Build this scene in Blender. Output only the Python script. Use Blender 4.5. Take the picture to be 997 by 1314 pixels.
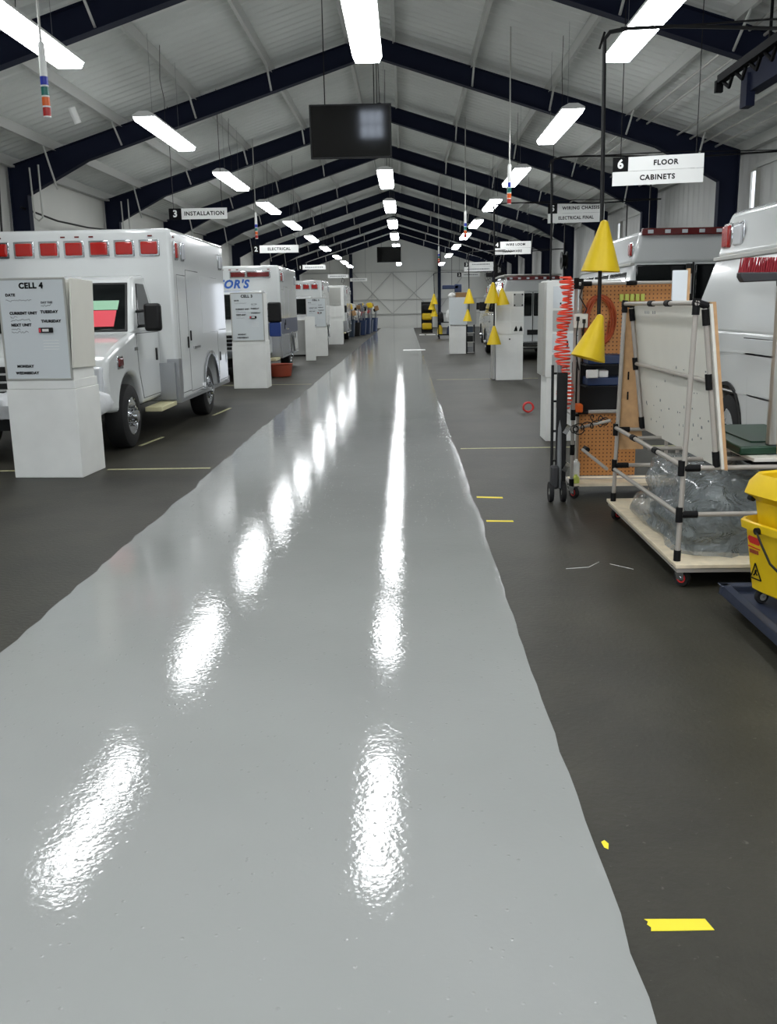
import bpy, bmesh, math, random
from mathutils import Vector, Matrix, noise
from math import sin, cos, pi, radians as R

random.seed(7)
for o in list(bpy.data.objects):
    bpy.data.objects.remove(o)
S = bpy.context.scene
COL = S.collection

# ------------------------------------------------------------------ camera, world, exposure
cam_d = bpy.data.cameras.new('camera')
cam = bpy.data.objects.new('camera', cam_d); COL.objects.link(cam)
cam_d.sensor_fit = 'VERTICAL'; cam_d.sensor_height = 36.0; cam_d.lens = 36.0*1200/1314
cam_d.clip_end = 300
cam.location = (0, 0, 1.65)
cam.matrix_world = (Matrix.Translation((0, 0, 1.65)) @ Matrix.Rotation(R(1.2172), 4, 'Z')
                    @ Matrix.Rotation(pi/2-R(12.3885), 4, 'X') @ Matrix.Rotation(R(-1.0), 4, 'Z'))
S.camera = cam
w = bpy.data.worlds.new('world'); S.world = w; w.use_nodes = True
w.node_tree.nodes['Background'].inputs[0].default_value = (.75, .85, 1, 1)
w.node_tree.nodes['Background'].inputs[1].default_value = 1.0
S.view_settings.view_transform = 'Standard'
try: S.view_settings.look = 'None'
except Exception: pass
S.view_settings.gamma = 1.0
S.view_settings.use_curve_mapping = False
S.view_settings.exposure = -0.68
S.cycles.use_denoising = True
S.cycles.max_bounces = 10
S.cycles.diffuse_bounces = 6
S.cycles.sample_clamp_indirect = 6.0
LAMP = 36.0

# ------------------------------------------------------------------ materials
def lin(c):
    return tuple(((v/255)/12.92 if v/255 <= .04045 else ((v/255+.055)/1.055)**2.4) for v in c)
def mat(name, c, rough=.5, metal=0, var=0, vscale=3, bump=0, bscale=40, coat=0, emit=0, spec=.5):
    m = bpy.data.materials.new(name); m.use_nodes = True
    nt = m.node_tree; p = nt.nodes['Principled BSDF']
    a = lin(c)
    p.inputs['Base Color'].default_value = (*a, 1)
    p.inputs['Roughness'].default_value = rough; p.inputs['Metallic'].default_value = metal
    p.inputs['Coat Weight'].default_value = coat; p.inputs['Coat Roughness'].default_value = .05
    p.inputs['Specular IOR Level'].default_value = spec
    if emit:
        p.inputs['Emission Color'].default_value = (*a, 1); p.inputs['Emission Strength'].default_value = emit
    if var or bump:
        tc = nt.nodes.new('ShaderNodeTexCoord')
    if var:
        n = nt.nodes.new('ShaderNodeTexNoise'); n.inputs['Scale'].default_value = vscale; n.inputs['Detail'].default_value = 6
        nt.links.new(tc.outputs['Object'], n.inputs['Vector'])
        r = nt.nodes.new('ShaderNodeValToRGB')
        r.color_ramp.elements[0].position = .3; r.color_ramp.elements[1].position = .7
        r.color_ramp.elements[0].color = (*[v*(1-var) for v in a], 1); r.color_ramp.elements[1].color = (*[min(1, v*(1+var)) for v in a], 1)
        nt.links.new(n.outputs['Fac'], r.inputs['Fac']); nt.links.new(r.outputs['Color'], p.inputs['Base Color'])
    if bump:
        n2 = nt.nodes.new('ShaderNodeTexNoise'); n2.inputs['Scale'].default_value = bscale
        nt.links.new(tc.outputs['Object'], n2.inputs['Vector'])
        b = nt.nodes.new('ShaderNodeBump'); b.inputs['Strength'].default_value = bump; b.inputs['Distance'].default_value = .01
        nt.links.new(n2.outputs['Fac'], b.inputs['Height']); nt.links.new(b.outputs['Normal'], p.inputs['Normal'])
    return m

M = {}
def defm(k, *a, **kw): M[k] = mat(k, *a, **kw)
defm('white_paint', (208, 211, 210), .14, coat=.5)
defm('white_panel', (236, 237, 233), .5, var=.04)
defm('white_board', (214, 220, 222), .22)
defm('sign_white', (242, 243, 240), .45)
defm('sign_black', (6, 6, 7), .6, spec=.15)
defm('ink', (10, 10, 12), .7, spec=.2)
defm('seam', (62, 62, 62), .7)
defm('ink_grey', (120, 124, 128), .6)
defm('blue_steel', (18, 24, 44), .7, spec=.2)
defm('roof_white', (214, 216, 212), .55, var=.08, vscale=.6)
defm('wall_white', (206, 206, 200), .6, var=.06, vscale=.5)
defm('wall_metal', (176, 177, 174), .5, var=.08, vscale=.7)
defm('wall_far', (208, 208, 200), .6, var=.06, vscale=.4)
defm('purlin', (186, 187, 183), .5)
defm('galv', (178, 178, 172), .4, .3)
defm('black', (11, 11, 12), .5, spec=.35)
defm('black_gloss', (8, 8, 10), .1)
defm('screen', (5, 5, 6), .05, spec=.25)
defm('rubber', (20, 20, 21), .75, bump=.2, bscale=60)
defm('chrome', (205, 207, 210), .12, 1.0)
defm('alu', (160, 162, 164), .35, .8, bump=.3, bscale=90)
defm('dark_glass', (10, 14, 15), .05, spec=.35)
defm('red_lens', (162, 22, 16), .2, coat=.6)
defm('dark_red_lens', (96, 16, 16), .25, coat=.6)
defm('clear_lens', (205, 208, 212), .12, coat=.6)
defm('amber', (196, 92, 40), .3)
defm('blue_paint', (30, 60, 130), .3)
defm('navy', (38, 48, 78), .35)
defm('letter_blue', (46, 92, 170), .4)
defm('yellow_cone', (232, 198, 16), .5)
defm('yellow_plastic', (226, 190, 14), .42, var=.06, vscale=9)
defm('yellow_tape', (240, 222, 46), .55)
defm('pale_line', (182, 180, 140), .6, var=.2, vscale=30)
defm('sun_and_tape_white', (232, 232, 228), .5)
defm('pipe', (166, 160, 152), .4)
defm('joint', (14, 14, 15), .7, spec=.25)
defm('cable_black', (12, 12, 13), .9, spec=.05)
defm('plywood', (222, 208, 180), .6, var=.1, vscale=14)
defm('ply_edge', (196, 156, 112), .65, var=.1, vscale=20)
defm('panel_white', (224, 222, 212), .45, var=.03)
defm('green_mat', (12, 56, 34), .45)
defm('bundle', (66, 74, 70), .5, var=.35, vscale=9)
defm('dolly_blue', (44, 52, 72), .5, var=.15, vscale=12)
defm('red_bristle', (150, 30, 42), .6)
defm('broom_grey', (52, 52, 54), .6)
defm('red_hose', (235, 74, 48), .4)
defm('orange_cord', (168, 74, 36), .5)
defm('red_plastic', (216, 46, 46), .4)
defm('rust', (150, 66, 44), .5)
defm('outlet', (226, 224, 214), .4)
defm('blue_plastic', (30, 48, 84), .4)
defm('bin_blue', (40, 54, 70), .45)
defm('grey_plastic', (120, 122, 124), .5)
defm('tan', (206, 200, 160), .5, var=.1)
defm('card', (150, 116, 78), .7)
defm('paper', (232, 232, 228), .6)
defm('paper_red', (226, 70, 84), .6)
defm('paper_green', (150, 196, 164), .6)
defm('film', (226, 228, 230), .2, bump=.8, bscale=18, coat=.5)
defm('lime', (190, 200, 90), .5)
defm('badge_red', (196, 40, 36), .4)
defm('tower_blue', (34, 52, 170), .3)
defm('tower_green', (24, 110, 100), .3)
defm('tower_orange', (226, 100, 30), .3)
defm('tower_red', (176, 30, 26), .3)
defm('fixture', (225, 225, 222), .4)
defm('lamp', (250, 253, 255), .5, emit=LAMP)
defm('daylight', (225, 238, 255), .5, emit=25.0)
defm('front_fill', (232, 240, 255), .5, emit=14.0)
defm('daylight_soft', (240, 246, 255), .5, emit=2.2)

defm('daylight_door', (235, 242, 255), .5, emit=4.5)

def concrete():
    m = bpy.data.materials.new('concrete'); m.use_nodes = True; nt = m.node_tree; p = nt.nodes['Principled BSDF']; N = nt.nodes.new; L = nt.links.new
    tc = N('ShaderNodeTexCoord')
    a = N('ShaderNodeTexNoise'); a.inputs['Scale'].default_value = .9; a.inputs['Detail'].default_value = 9; a.inputs['Roughness'].default_value = .65
    L(tc.outputs['Object'], a.inputs['Vector'])
    r = N('ShaderNodeValToRGB'); e = r.color_ramp.elements
    e[0].position = .32; e[0].color = (*lin((42, 41, 35)), 1); e[1].position = .72; e[1].color = (*lin((66, 64, 55)), 1)
    L(a.outputs['Fac'], r.inputs['Fac'])
    s = N('ShaderNodeTexNoise'); s.inputs['Scale'].default_value = 38; s.inputs['Detail'].default_value = 4
    L(tc.outputs['Object'], s.inputs['Vector'])
    r2 = N('ShaderNodeValToRGB'); r2.color_ramp.elements[0].position = .68; r2.color_ramp.elements[1].position = .8
    L(s.outputs['Fac'], r2.inputs['Fac'])
    mx = N('ShaderNodeMix'); mx.data_type = 'RGBA'
    L(r2.outputs['Color'], mx.inputs[0]); L(r.outputs['Color'], mx.inputs[6]); mx.inputs[7].default_value = (*lin((98, 97, 88)), 1)
    L(mx.outputs[2], p.inputs['Base Color'])
    p.inputs['Roughness'].default_value = .5; p.inputs['Specular IOR Level'].default_value = .3
    b = N('ShaderNodeBump'); b.inputs['Strength'].default_value = .25; b.inputs['Distance'].default_value = .01
    L(s.outputs['Fac'], b.inputs['Height']); L(b.outputs['Normal'], p.inputs['Normal'])
    return m
M['concrete'] = concrete()

def epoxy():
    m = bpy.data.materials.new('floor_epoxy'); m.use_nodes = True; nt = m.node_tree; p = nt.nodes['Principled BSDF']; N = nt.nodes.new; L = nt.links.new
    tc = N('ShaderNodeTexCoord')
    a = N('ShaderNodeTexNoise'); a.inputs['Scale'].default_value = .7; a.inputs['Detail'].default_value = 3
    L(tc.outputs['Object'], a.inputs['Vector'])
    r = N('ShaderNodeValToRGB'); e = r.color_ramp.elements
    e[0].position = .3; e[0].color = (*lin((150, 152, 150)), 1); e[1].position = .7; e[1].color = (*lin((157, 159, 157)), 1)
    L(a.outputs['Fac'], r.inputs['Fac']); L(r.outputs['Color'], p.inputs['Base Color'])
    p.inputs['Roughness'].default_value = .055; p.inputs['IOR'].default_value = 1.42
    n1 = N('ShaderNodeTexNoise'); n1.inputs['Scale'].default_value = 55; n1.inputs['Detail'].default_value = 2
    n2 = N('ShaderNodeTexNoise'); n2.inputs['Scale'].default_value = 7; n2.inputs['Detail'].default_value = 2
    n3 = N('ShaderNodeTexVoronoi'); n3.inputs['Scale'].default_value = 34
    for n in (n1, n2, n3): L(tc.outputs['Object'], n.inputs['Vector'])
    # sparse pimples: only some voronoi cells
    rp = N('ShaderNodeValToRGB'); rp.color_ramp.elements[0].position = 0; rp.color_ramp.elements[0].color = (1, 1, 1, 1)
    rp.color_ramp.elements[1].position = .22; rp.color_ramp.elements[1].color = (0, 0, 0, 1)
    L(n3.outputs['Distance'], rp.inputs['Fac'])
    sx = N('ShaderNodeSeparateColor'); L(n3.outputs['Color'], sx.inputs[0])
    gt = N('ShaderNodeMath'); gt.operation = 'GREATER_THAN'; gt.inputs[1].default_value = .8; L(sx.outputs[0], gt.inputs[0])
    pm = N('ShaderNodeMath'); pm.operation = 'MULTIPLY'; L(rp.outputs['Color'], pm.inputs[0]); L(gt.outputs[0], pm.inputs[1])
    b1 = N('ShaderNodeBump'); b1.inputs['Strength'].default_value = 1; b1.inputs['Distance'].default_value = .0005; L(n1.outputs['Fac'], b1.inputs['Height'])
    b2 = N('ShaderNodeBump'); b2.inputs['Strength'].default_value = 1; b2.inputs['Distance'].default_value = .0009; L(n2.outputs['Fac'], b2.inputs['Height']); L(b1.outputs['Normal'], b2.inputs['Normal'])
    b3 = N('ShaderNodeBump'); b3.inputs['Strength'].default_value = 1; b3.inputs['Distance'].default_value = .0022; L(pm.outputs[0], b3.inputs['Height']); L(b2.outputs['Normal'], b3.inputs['Normal'])
    L(b3.outputs['Normal'], p.inputs['Normal'])
    return m
M['epoxy'] = epoxy()

def pegboard():
    m = bpy.data.materials.new('pegboard'); m.use_nodes = True; nt = m.node_tree; p = nt.nodes['Principled BSDF']; N = nt.nodes.new; L = nt.links.new
    tc = N('ShaderNodeTexCoord'); sp = N('ShaderNodeSeparateXYZ'); L(tc.outputs['Object'], sp.inputs[0])
    d = []
    for ax in ('X', 'Z'):
        a = N('ShaderNodeMath'); a.operation = 'MULTIPLY'; a.inputs[1].default_value = 30; L(sp.outputs[ax], a.inputs[0])
        f = N('ShaderNodeMath'); f.operation = 'FRACT'; L(a.outputs[0], f.inputs[0])
        s = N('ShaderNodeMath'); s.operation = 'SUBTRACT'; s.inputs[1].default_value = .5; L(f.outputs[0], s.inputs[0])
        q = N('ShaderNodeMath'); q.operation = 'POWER'; q.inputs[1].default_value = 2; L(s.outputs[0], q.inputs[0]); d.append(q)
    ad = N('ShaderNodeMath'); L(d[0].outputs[0], ad.inputs[0]); L(d[1].outputs[0], ad.inputs[1])
    lt = N('ShaderNodeMath'); lt.operation = 'LESS_THAN'; lt.inputs[1].default_value = .035; L(ad.outputs[0], lt.inputs[0])
    mx = N('ShaderNodeMix'); mx.data_type = 'RGBA'; L(lt.outputs[0], mx.inputs[0])
    mx.inputs[6].default_value = (*lin((190, 130, 72)), 1); mx.inputs[7].default_value = (*lin((90, 54, 28)), 1)
    L(mx.outputs[2], p.inputs['Base Color']); p.inputs['Roughness'].default_value = .6
    return m
M['pegboard'] = pegboard()

def plastic_film():
    m = bpy.data.materials.new('clear_film'); m.use_nodes = True; nt = m.node_tree; p = nt.nodes['Principled BSDF']; N = nt.nodes.new; L = nt.links.new
    p.inputs['Base Color'].default_value = (*lin((176, 184, 186)), 1); p.inputs['Roughness'].default_value = .14; p.inputs['Coat Weight'].default_value = .6
    t = N('ShaderNodeBsdfTransparent'); mx = N('ShaderNodeMixShader'); mx.inputs[0].default_value = .5
    L(t.outputs[0], mx.inputs[1]); L(p.outputs[0], mx.inputs[2]); L(mx.outputs[0], nt.nodes['Material Output'].inputs['Surface'])
    tc = N('ShaderNodeTexCoord'); n = N('ShaderNodeTexNoise'); n.inputs['Scale'].default_value = 7; n.inputs['Detail'].default_value = 5; n.inputs['Distortion'].default_value = 2.2
    L(tc.outputs['Object'], n.inputs['Vector']); b = N('ShaderNodeBump'); b.inputs['Distance'].default_value = .14; L(n.outputs['Fac'], b.inputs['Height']); L(b.outputs['Normal'], p.inputs['Normal'])
    return m
M['clear_film'] = plastic_film()

# ------------------------------------------------------------------ mesh helpers
def frame_of(d):
    d = Vector(d).normalized()
    u = Vector((0, 0, 1)) if abs(d.z) < .9 else Vector((1, 0, 0))
    a = d.cross(u).normalized(); b = a.cross(d).normalized()
    return a, b
class MB:
    def __init__(s): s.v = []; s.f = []
    def box(s, c, d, rot=None):
        n = len(s.v); m = rot if rot is not None else Matrix.Identity(3)
        for i in (-1, 1):
            for j in (-1, 1):
                for k in (-1, 1):
                    s.v.append(Vector(c)+m @ Vector((i*d[0]/2, j*d[1]/2, k*d[2]/2)))
        for q in ((0, 1, 3, 2), (4, 6, 7, 5), (0, 4, 5, 1), (2, 3, 7, 6), (0, 2, 6, 4), (1, 5, 7, 3)): s.f.append([n+i for i in q])
        return s
    def span(s, x0, x1, y0, y1, z0, z1):
        return s.box(((x0+x1)/2, (y0+y1)/2, (z0+z1)/2), (abs(x1-x0), abs(y1-y0), abs(z1-z0)))
    def tube(s, pts, r, seg=10, r1=None, cap=True):
        pts = [Vector(p) for p in pts]; n0 = len(s.v); K = len(pts)
        a = None
        for i, p in enumerate(pts):
            t = (pts[min(i+1, K-1)]-pts[max(i-1, 0)])
            if a is None: a, b = frame_of(t)
            else:
                tn = t.normalized(); a = (a-tn*a.dot(tn)).normalized(); b = a.cross(tn).normalized()*1
            rr = r if r1 is None else r+(r1-r)*i/(K-1)
            for k in range(seg):
                th = 2*pi*k/seg; s.v.append(p+a*cos(th)*rr+b*sin(th)*rr)
        for i in range(K-1):
            for k in range(seg):
                s.f.append([n0+i*seg+k, n0+i*seg+(k+1) % seg, n0+(i+1)*seg+(k+1) % seg, n0+(i+1)*seg+k])
        if cap:
            s.f.append([n0+k for k in range(seg)][::-1]); s.f.append([n0+(K-1)*seg+k for k in range(seg)])
        return s
    def prism(s, pts, axis, a0, a1):
        """pts 2D polygon in the two other axes (x->(y,z), y->(x,z), z->(x,y)); a0/a1 numbers or functions of the 2D point"""
        n = len(s.v); K = len(pts)
        for a in (a0, a1):
            for p in pts:
                q = a(p) if callable(a) else a
                s.v.append(Vector({'x': (q, p[0], p[1]), 'y': (p[0], q, p[1]), 'z': (p[0], p[1], q)}[axis]))
        s.f.append([n+i for i in range(K)]); s.f.append([n+K+i for i in range(K)][::-1])
        for i in range(K): s.f.append([n+i, n+K+i, n+K+(i+1) % K, n+(i+1) % K])
        return s
    def lathe(s, prof, c=(0, 0, 0), axis='z', seg=24, close=False):
        """prof [(r, h)...] about axis through c"""
        n = len(s.v); K = len(prof); c = Vector(c)
        for (r, h) in prof:
            for k in range(seg):
                th = 2*pi*k/seg; a, b = r*cos(th), r*sin(th)
                s.v.append(c+Vector({'z': (a, b, h), 'x': (h, a, b), 'y': (b, h, a)}[axis]))
        rng = range(K) if close else range(K-1)
        for i in rng:
            for k in range(seg):
                j = (i+1) % K
                s.f.append([n+i*seg+k, n+i*seg+(k+1) % seg, n+j*seg+(k+1) % seg, n+j*seg+k])
        if not close:
            if prof[0][0] > 1e-6: s.f.append([n+k for k in range(seg)][::-1])
            if prof[-1][0] > 1e-6: s.f.append([n+(K-1)*seg+k for k in range(seg)])
        return s
    def grid(s, fn, nu, nv):
        n = len(s.v)
        for i in range(nu+1):
            for j in range(nv+1): s.v.append(Vector(fn(i/nu, j/nv)))
        for i in range(nu):
            for j in range(nv):
                q = n+i*(nv+1)+j; s.f.append([q, q+nv+1, q+nv+2, q+1])
        return s
    def mesh(s, name):
        me = bpy.data.meshes.new(name)
        me.from_pydata([tuple(v) for v in s.v], [], s.f)
        bm = bmesh.new(); bm.from_mesh(me); bmesh.ops.remove_doubles(bm, verts=bm.verts, dist=1e-5)
        bmesh.ops.recalc_face_normals(bm, faces=bm.faces); bm.to_mesh(me); bm.free()
        return me
    def build(s, name, m, parent=None, bevel=0, segs=2, loc=(0, 0, 0), rot=None, ang=35):
        me = s.mesh(name); me.materials.append(M[m] if isinstance(m, str) else m)
        me.shade_smooth(); me.set_sharp_from_angle(angle=R(ang))
        o = bpy.data.objects.new(name, me); COL.objects.link(o)
        o.location = loc
        if rot: o.rotation_euler = rot
        if parent: o.parent = parent
        if bevel:
            b = o.modifiers.new('edge', 'BEVEL'); b.width = bevel; b.segments = segs; b.limit_method = 'ANGLE'; b.angle_limit = R(40)
        return o
def thing(name, label, cat, loc=(0, 0, 0), rz=0, group=None):
    o = bpy.data.objects.new(name, None); COL.objects.link(o); o.empty_display_size = .1
    o.location = loc; o.rotation_euler = (0, 0, rz)
    return tag(o, label, cat, group)
def tag(o, label=None, cat=None, group=None, kind=None):
    if label: o['label'] = label
    if cat: o['category'] = cat
    if group: o['group'] = group
    if kind: o['kind'] = kind
    return o
def struct(o): o['kind'] = 'structure'; return o
def dup(o, loc=None, rz=None, label=None, parent=None):
    c = o.copy(); COL.objects.link(c)
    if parent: c.parent = parent
    for ch in list(o.children): dup(ch, parent=c)
    if loc is not None: c.location = loc
    if rz is not None: c.rotation_euler[2] = rz
    if label: c['label'] = label
    return c
def text(s, size, m, parent, loc, rz=0, name='lettering', bold=.0, shear=0, align='CENTER', sx=1.0, rx=pi/2):
    c = bpy.data.curves.new(name, 'FONT'); c.body = s; c.size = size; c.align_x = align; c.align_y = 'CENTER'
    c.space_character = 1.12; c.extrude = .0015; c.offset = bold; c.shear = shear; c.resolution_u = 3
    o = bpy.data.objects.new(name, c); COL.objects.link(o); o.parent = parent
    o.location = loc; o.rotation_euler = (rx, 0, rz); o.scale = (sx, 1, 1)
    bpy.context.view_layer.update()
    me = bpy.data.meshes.new_from_object(o.evaluated_get(bpy.context.evaluated_depsgraph_get()))
    bpy.data.objects.remove(o); bpy.data.curves.remove(c)
    q = bpy.data.objects.new(name, me); COL.objects.link(q); q.parent = parent
    q.location = loc; q.rotation_euler = (rx, 0, rz); q.scale = (sx, 1, 1)
    me.materials.clear(); me.materials.append(M[m]); return q
def arc(cx, cy, r, a0, a1, n):
    return [(cx+r*cos(R(a0+(a1-a0)*i/n)), cy+r*sin(R(a0+(a1-a0)*i/n))) for i in range(n+1)]
ORD = ['first', 'second', 'third', 'fourth', 'fifth', 'sixth', 'seventh', 'eighth', 'ninth', 'tenth', 'eleventh', 'twelfth', 'thirteenth']

# ------------------------------------------------------------------ the building
XL, XR, Y0, Y1, RX = -7.9, 6.75, -8.0, 74.6, -.6
RIDGE, SL = 6.72, .31
def rt(x): return RIDGE-SL*abs(x-RX)                # top of the rafters
struct(MB().span(XL-.2, XR+.2, Y0-.2, Y1+.2, -.2, 0).build('floor', 'concrete'))
# painted walkway with ragged edges
rg = random.Random(3)
Lp, Rp = [], []
y = Y0+.05; jl = jr = 0
while y < Y1-.05:
    jl = jl*.7+rg.uniform(-.018, .018); jr = jr*.7+rg.uniform(-.01, .01)
    t = max(0, (y-20)/54)
    Lp.append((-2.04+t*.14+jl, y)); Rp.append((.57+t*.06+jr, y)); y += .16 if y < 22 else .8
struct(MB().prism(Lp+Rp[::-1], 'z', .0005, .005).build('floor_walkway', 'epoxy'))
def wall_side(name, x, t, m, rib):
    z1 = rt(x)+.18
    mb = MB()
    if rib:
        n = int((Y1-Y0)/.1)
        pts = []
        for i in range(n+1):
            pts.append((x+(0.025 if (i % 4) < 2 else 0)*(-1 if t > 0 else 1), Y0+i*.1))
        mb.prism(pts+[(x+t, Y1), (x+t, Y0)], 'z', 0, z1)
    else: mb.span(x, x+t, Y0, Y1, 0, z1)
    return struct(mb.build(name, m))
wall_side('wall_left', XL, -.15, 'wall_white', False)
wall_side('wall_right', XR, .15, 'wall_metal', True)
gable = [(XL, 0), (XR, 0), (XR, rt(XR)+.2), (RX, RIDGE+.25), (XL, rt(XL)+.2)]
struct(MB().prism(gable, 'y', Y1, Y1+.2).build('wall_back', 'wall_far'))
struct(MB().prism(gable, 'y', Y0-.2, Y0).build('wall_front', 'wall_white'))
# ribbed roof sheet
mb = MB()
n = int((Y1-Y0)/.075); K = []
for i in range(n+1):
    h = .2+(.0 if i % 4 in (0,) else .05 if i % 4 in (2,) else .025)
    K.append((Y0+i*.075, .2+(0, 0, .05, .05)[i % 4]))
for sx in (XL, XR):
    ze = rt(sx)
    m0 = len(mb.v)
    for (yy, h) in K:
        mb.v.append(Vector((RX, yy, RIDGE+h))); mb.v.append(Vector((sx, yy, ze+h)))
        mb.v.append(Vector((RX, yy, RIDGE+.35))); mb.v.append(Vector((sx, yy, ze+.35)))
    for i in range(n):
        q = m0+4*i
        mb.f += [[q, q+1, q+5, q+4], [q+2, q+6, q+7, q+3]]
struct(mb.build('ceiling', 'roof_white', ang=12))
# purlins
PX = [.45, 1.95, 3.45, 4.95, 6.3]
for s in (-1, 1):
    for d in PX:
        x = RX+s*d
        struct(MB().span(x-.03, x+.03, Y0, Y1, rt(x)+.005, rt(x)+.195).build('roof_purlin', 'purlin'))
for x, s in ((XL+.12, -1), (XR-.12, 1)):
    struct(MB().span(x-.06, x+.06, Y0, Y1, rt(x)-.02, rt(x)+.17).build('eave_strut', 'purlin'))
# portal frames
FY = [1.2+6.1*k for k in range(13)]
for fy in FY[:12]:
    web = MB(); 
    pts_top = [(XL+.08, rt(XL+.08)), (RX, RIDGE), (XR-.2, rt(XR-.2))]
    cl, cr = XL+.40, XR-.55
    bot = [(cr, 3.95), (cr-1.25, rt(cr-1.25)-.38), (RX, RIDGE-.34), (cl+1.25, rt(cl+1.25)-.38), (cl, 3.95)]
    poly = [(XL+.08, 0)]+pts_top+[(XR-.2, 0), (cr, 0)]+bot+[(cl, 0)]
    web.prism(poly, 'y', fy-.012, fy+.012)
    # flanges
    def flange(a, b, t=.014, wd=.2, side=1):
        ax, az = a; bx, bz = b; L = math.hypot(bx-ax, bz-az); nx, nz = -(bz-az)/L*t*side, (bx-ax)/L*t*side
        web.prism([a, b, (bx+nx, bz+nz), (ax+nx, az+nz)], 'y', fy-wd/2, fy+wd/2)
    flange(pts_top[0], pts_top[1]); flange(pts_top[1], pts_top[2])
    ch = [(cl, 0), (cl, 3.95), (cl+1.25, rt(cl+1.25)-.38), (RX, RIDGE-.34), (cr-1.25, rt(cr-1.25)-.38), (cr, 3.95), (cr, 0)]
    for a, b in zip(ch, ch[1:]): flange(a, b, side=-1)
    flange((XL+.08, 0), pts_top[0]); flange((XR-.2, 0), pts_top[2], side=-1)
    fr = struct(web.build('roof_frame', 'blue_steel'))
    for s in (-1, 1):
        for d in PX[1:]:
            x = RX+s*d
            zb = rt(x)-(.36 if d < 6 else .75)
            MB().tube([(x, fy-.62, rt(x)+.02), (x, fy-.03, zb+.03)], .02, 6).build('flange_brace', 'purlin', fr)
# end wall framing
tr = 1
for z in (1.05, 2.15, 4.2):
    struct(MB().span(XL+.1, XR-.1, Y1-.16, Y1-.001, z, z+.06).build('trim_%d' % tr, 'galv')); tr += 1
for x in (-4.15, 2.65):
    struct(MB().span(x-.12, x+.12, Y1-.34, Y1-.17, 0, rt(x)).build('end_column', 'blue_steel'))
for a, b in (((-4, 4.2), (-1, 1.1)), ((-1, 4.2), (-4, 1.1)), ((-1, 4.2), (2.4, 1.1)), ((2.4, 4.2), (-1, 1.1)), ((2.5, 1.2), (5, 4.6)), ((-4.4, 1.2), (-7.2, 3.9))):
    struct(MB().tube([(a[0], Y1-.2, a[1]), (b[0], Y1-.2, b[1])], .03, 6).build('wall_brace', 'galv'))
for x in (-2.6, -.9, .9):
    struct(MB().span(x-.015, x+.015, Y1-.03, Y1-.001, 0, 4.3).build('trim_%d' % tr, 'galv')); tr += 1
# windows: one behind the camera (mirrored by the television), two added for fill light, tall strips in the right wall
wn = 1
def window(x0, x1, y0, y1, z0, z1, m, bars=None):
    global wn
    r = thing('window_%d' % wn, None, None, ((x0+x1)/2, (y0+y1)/2, z0)); r['kind'] = 'structure'; wn += 1
    ox, oy, oz = r.location
    MB().span(x0-ox, x1-ox, y0-oy, y1-oy, 0, z1-z0).build('pane', m, r)
    f = MB()
    if abs(x1-x0) > abs(y1-y0):
        hw = (x1-x0)/2; ff = .05
        for a, b, c, d in ((-hw-ff, hw+ff, -ff, 0), (-hw-ff, hw+ff, z1-z0, z1-z0+ff), (-hw-ff, -hw, 0, z1-z0), (hw, hw+ff, 0, z1-z0)): f.span(a, b, -.04, .06, c, d)
        for i in range(1, 3): f.span(-hw+2*hw*i/3-.015, -hw+2*hw*i/3+.015, -.04, .06, 0, z1-z0)
        f.span(-hw, hw, -.04, .06, (z1-z0)/2-.02, (z1-z0)/2+.02)
    else:
        hw = (y1-y0)/2; ff = .04
        for a, b, c, d in ((-hw-ff, hw+ff, -ff, 0), (-hw-ff, hw+ff, z1-z0, z1-z0+ff), (-hw-ff, -hw, 0, z1-z0), (hw, hw+ff, 0, z1-z0)): f.span(-.05, .04, a, b, c, d)
    f.build('window_frame', 'galv', r)
window(-1.5, -.72, Y0+.0, Y0+.03, 3.1, 3.98, 'daylight')
window(-6.6, -4.4, Y0+.0, Y0+.03, 1.0, 3.4, 'front_fill')  # added glowing window, unseen, to brighten the kiosk fronts
window(2.6, 5.4, Y0+.0, Y0+.03, 1.0, 3.4, 'front_fill')  # second added fill window, likewise out of view
for yy in (18.9, 30.4): window(XR-.05, XR-.03, yy-.13, yy+.13, 2.6, 4.05, 'daylight_soft')
dw = struct(MB().span(XR-.05, XR-.03, 63.5, 71.5, .05, 3.4).build('door_1', 'daylight_door'))
struct(MB().span(XR-.08, XR-.03, 63.3, 71.7, 3.4, 3.55).span(XR-.08, XR-.03, 63.3, 63.5, 0, 3.4).span(XR-.08, XR-.03, 71.5, 71.7, 0, 3.4).build('trim_%d' % tr, 'purlin')); tr += 1
# header trims over the doorways of the right wall
for yy in (18.8, 30.3):
    struct(MB().span(XR-.06, XR-.03, yy-4.2, yy+.2, 4.1, 4.18).build('trim_%d' % tr, 'purlin')); tr += 1
# floor lines, and far sunlight laid down as white blocks
def floor_line(x0, x1, y, wd=.05, m='pale_line'): return struct(MB().span(x0, x1, y-wd/2, y+wd/2, .0003, .003).build('floor_marking_and_sun', m))
floor_line(-3.2, -2.1, 9.8); floor_line(-7.5, -4.1, 9.8); floor_line(.63, 5.2, 10.93); floor_line(.7, 3, 21.5); floor_line(-6, -2.1, 20.8)
struct(MB().box((-3.3, 11.95, .0015), (.05, .8, .003), Matrix.Rotation(R(-6), 3, 'Z')).build('floor_marking_and_sun', 'pale_line'))
struct(MB().box((-3.05, 15.4, .0015), (.05, 1.1, .003), Matrix.Rotation(R(-4), 3, 'Z')).build('floor_marking_and_sun', 'pale_line'))
for a, b in ((.80, 1.12), (1.2, 1.75), (1.85, 2.0), (2.05, 2.9)):  # patch of sunlight by the far doorway, painted as white blocks on the floor
    struct(MB().span(a, b, 55.0, 56.6, .0003, .003).build('floor_marking_and_sun', 'sun_and_tape_white'))
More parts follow.
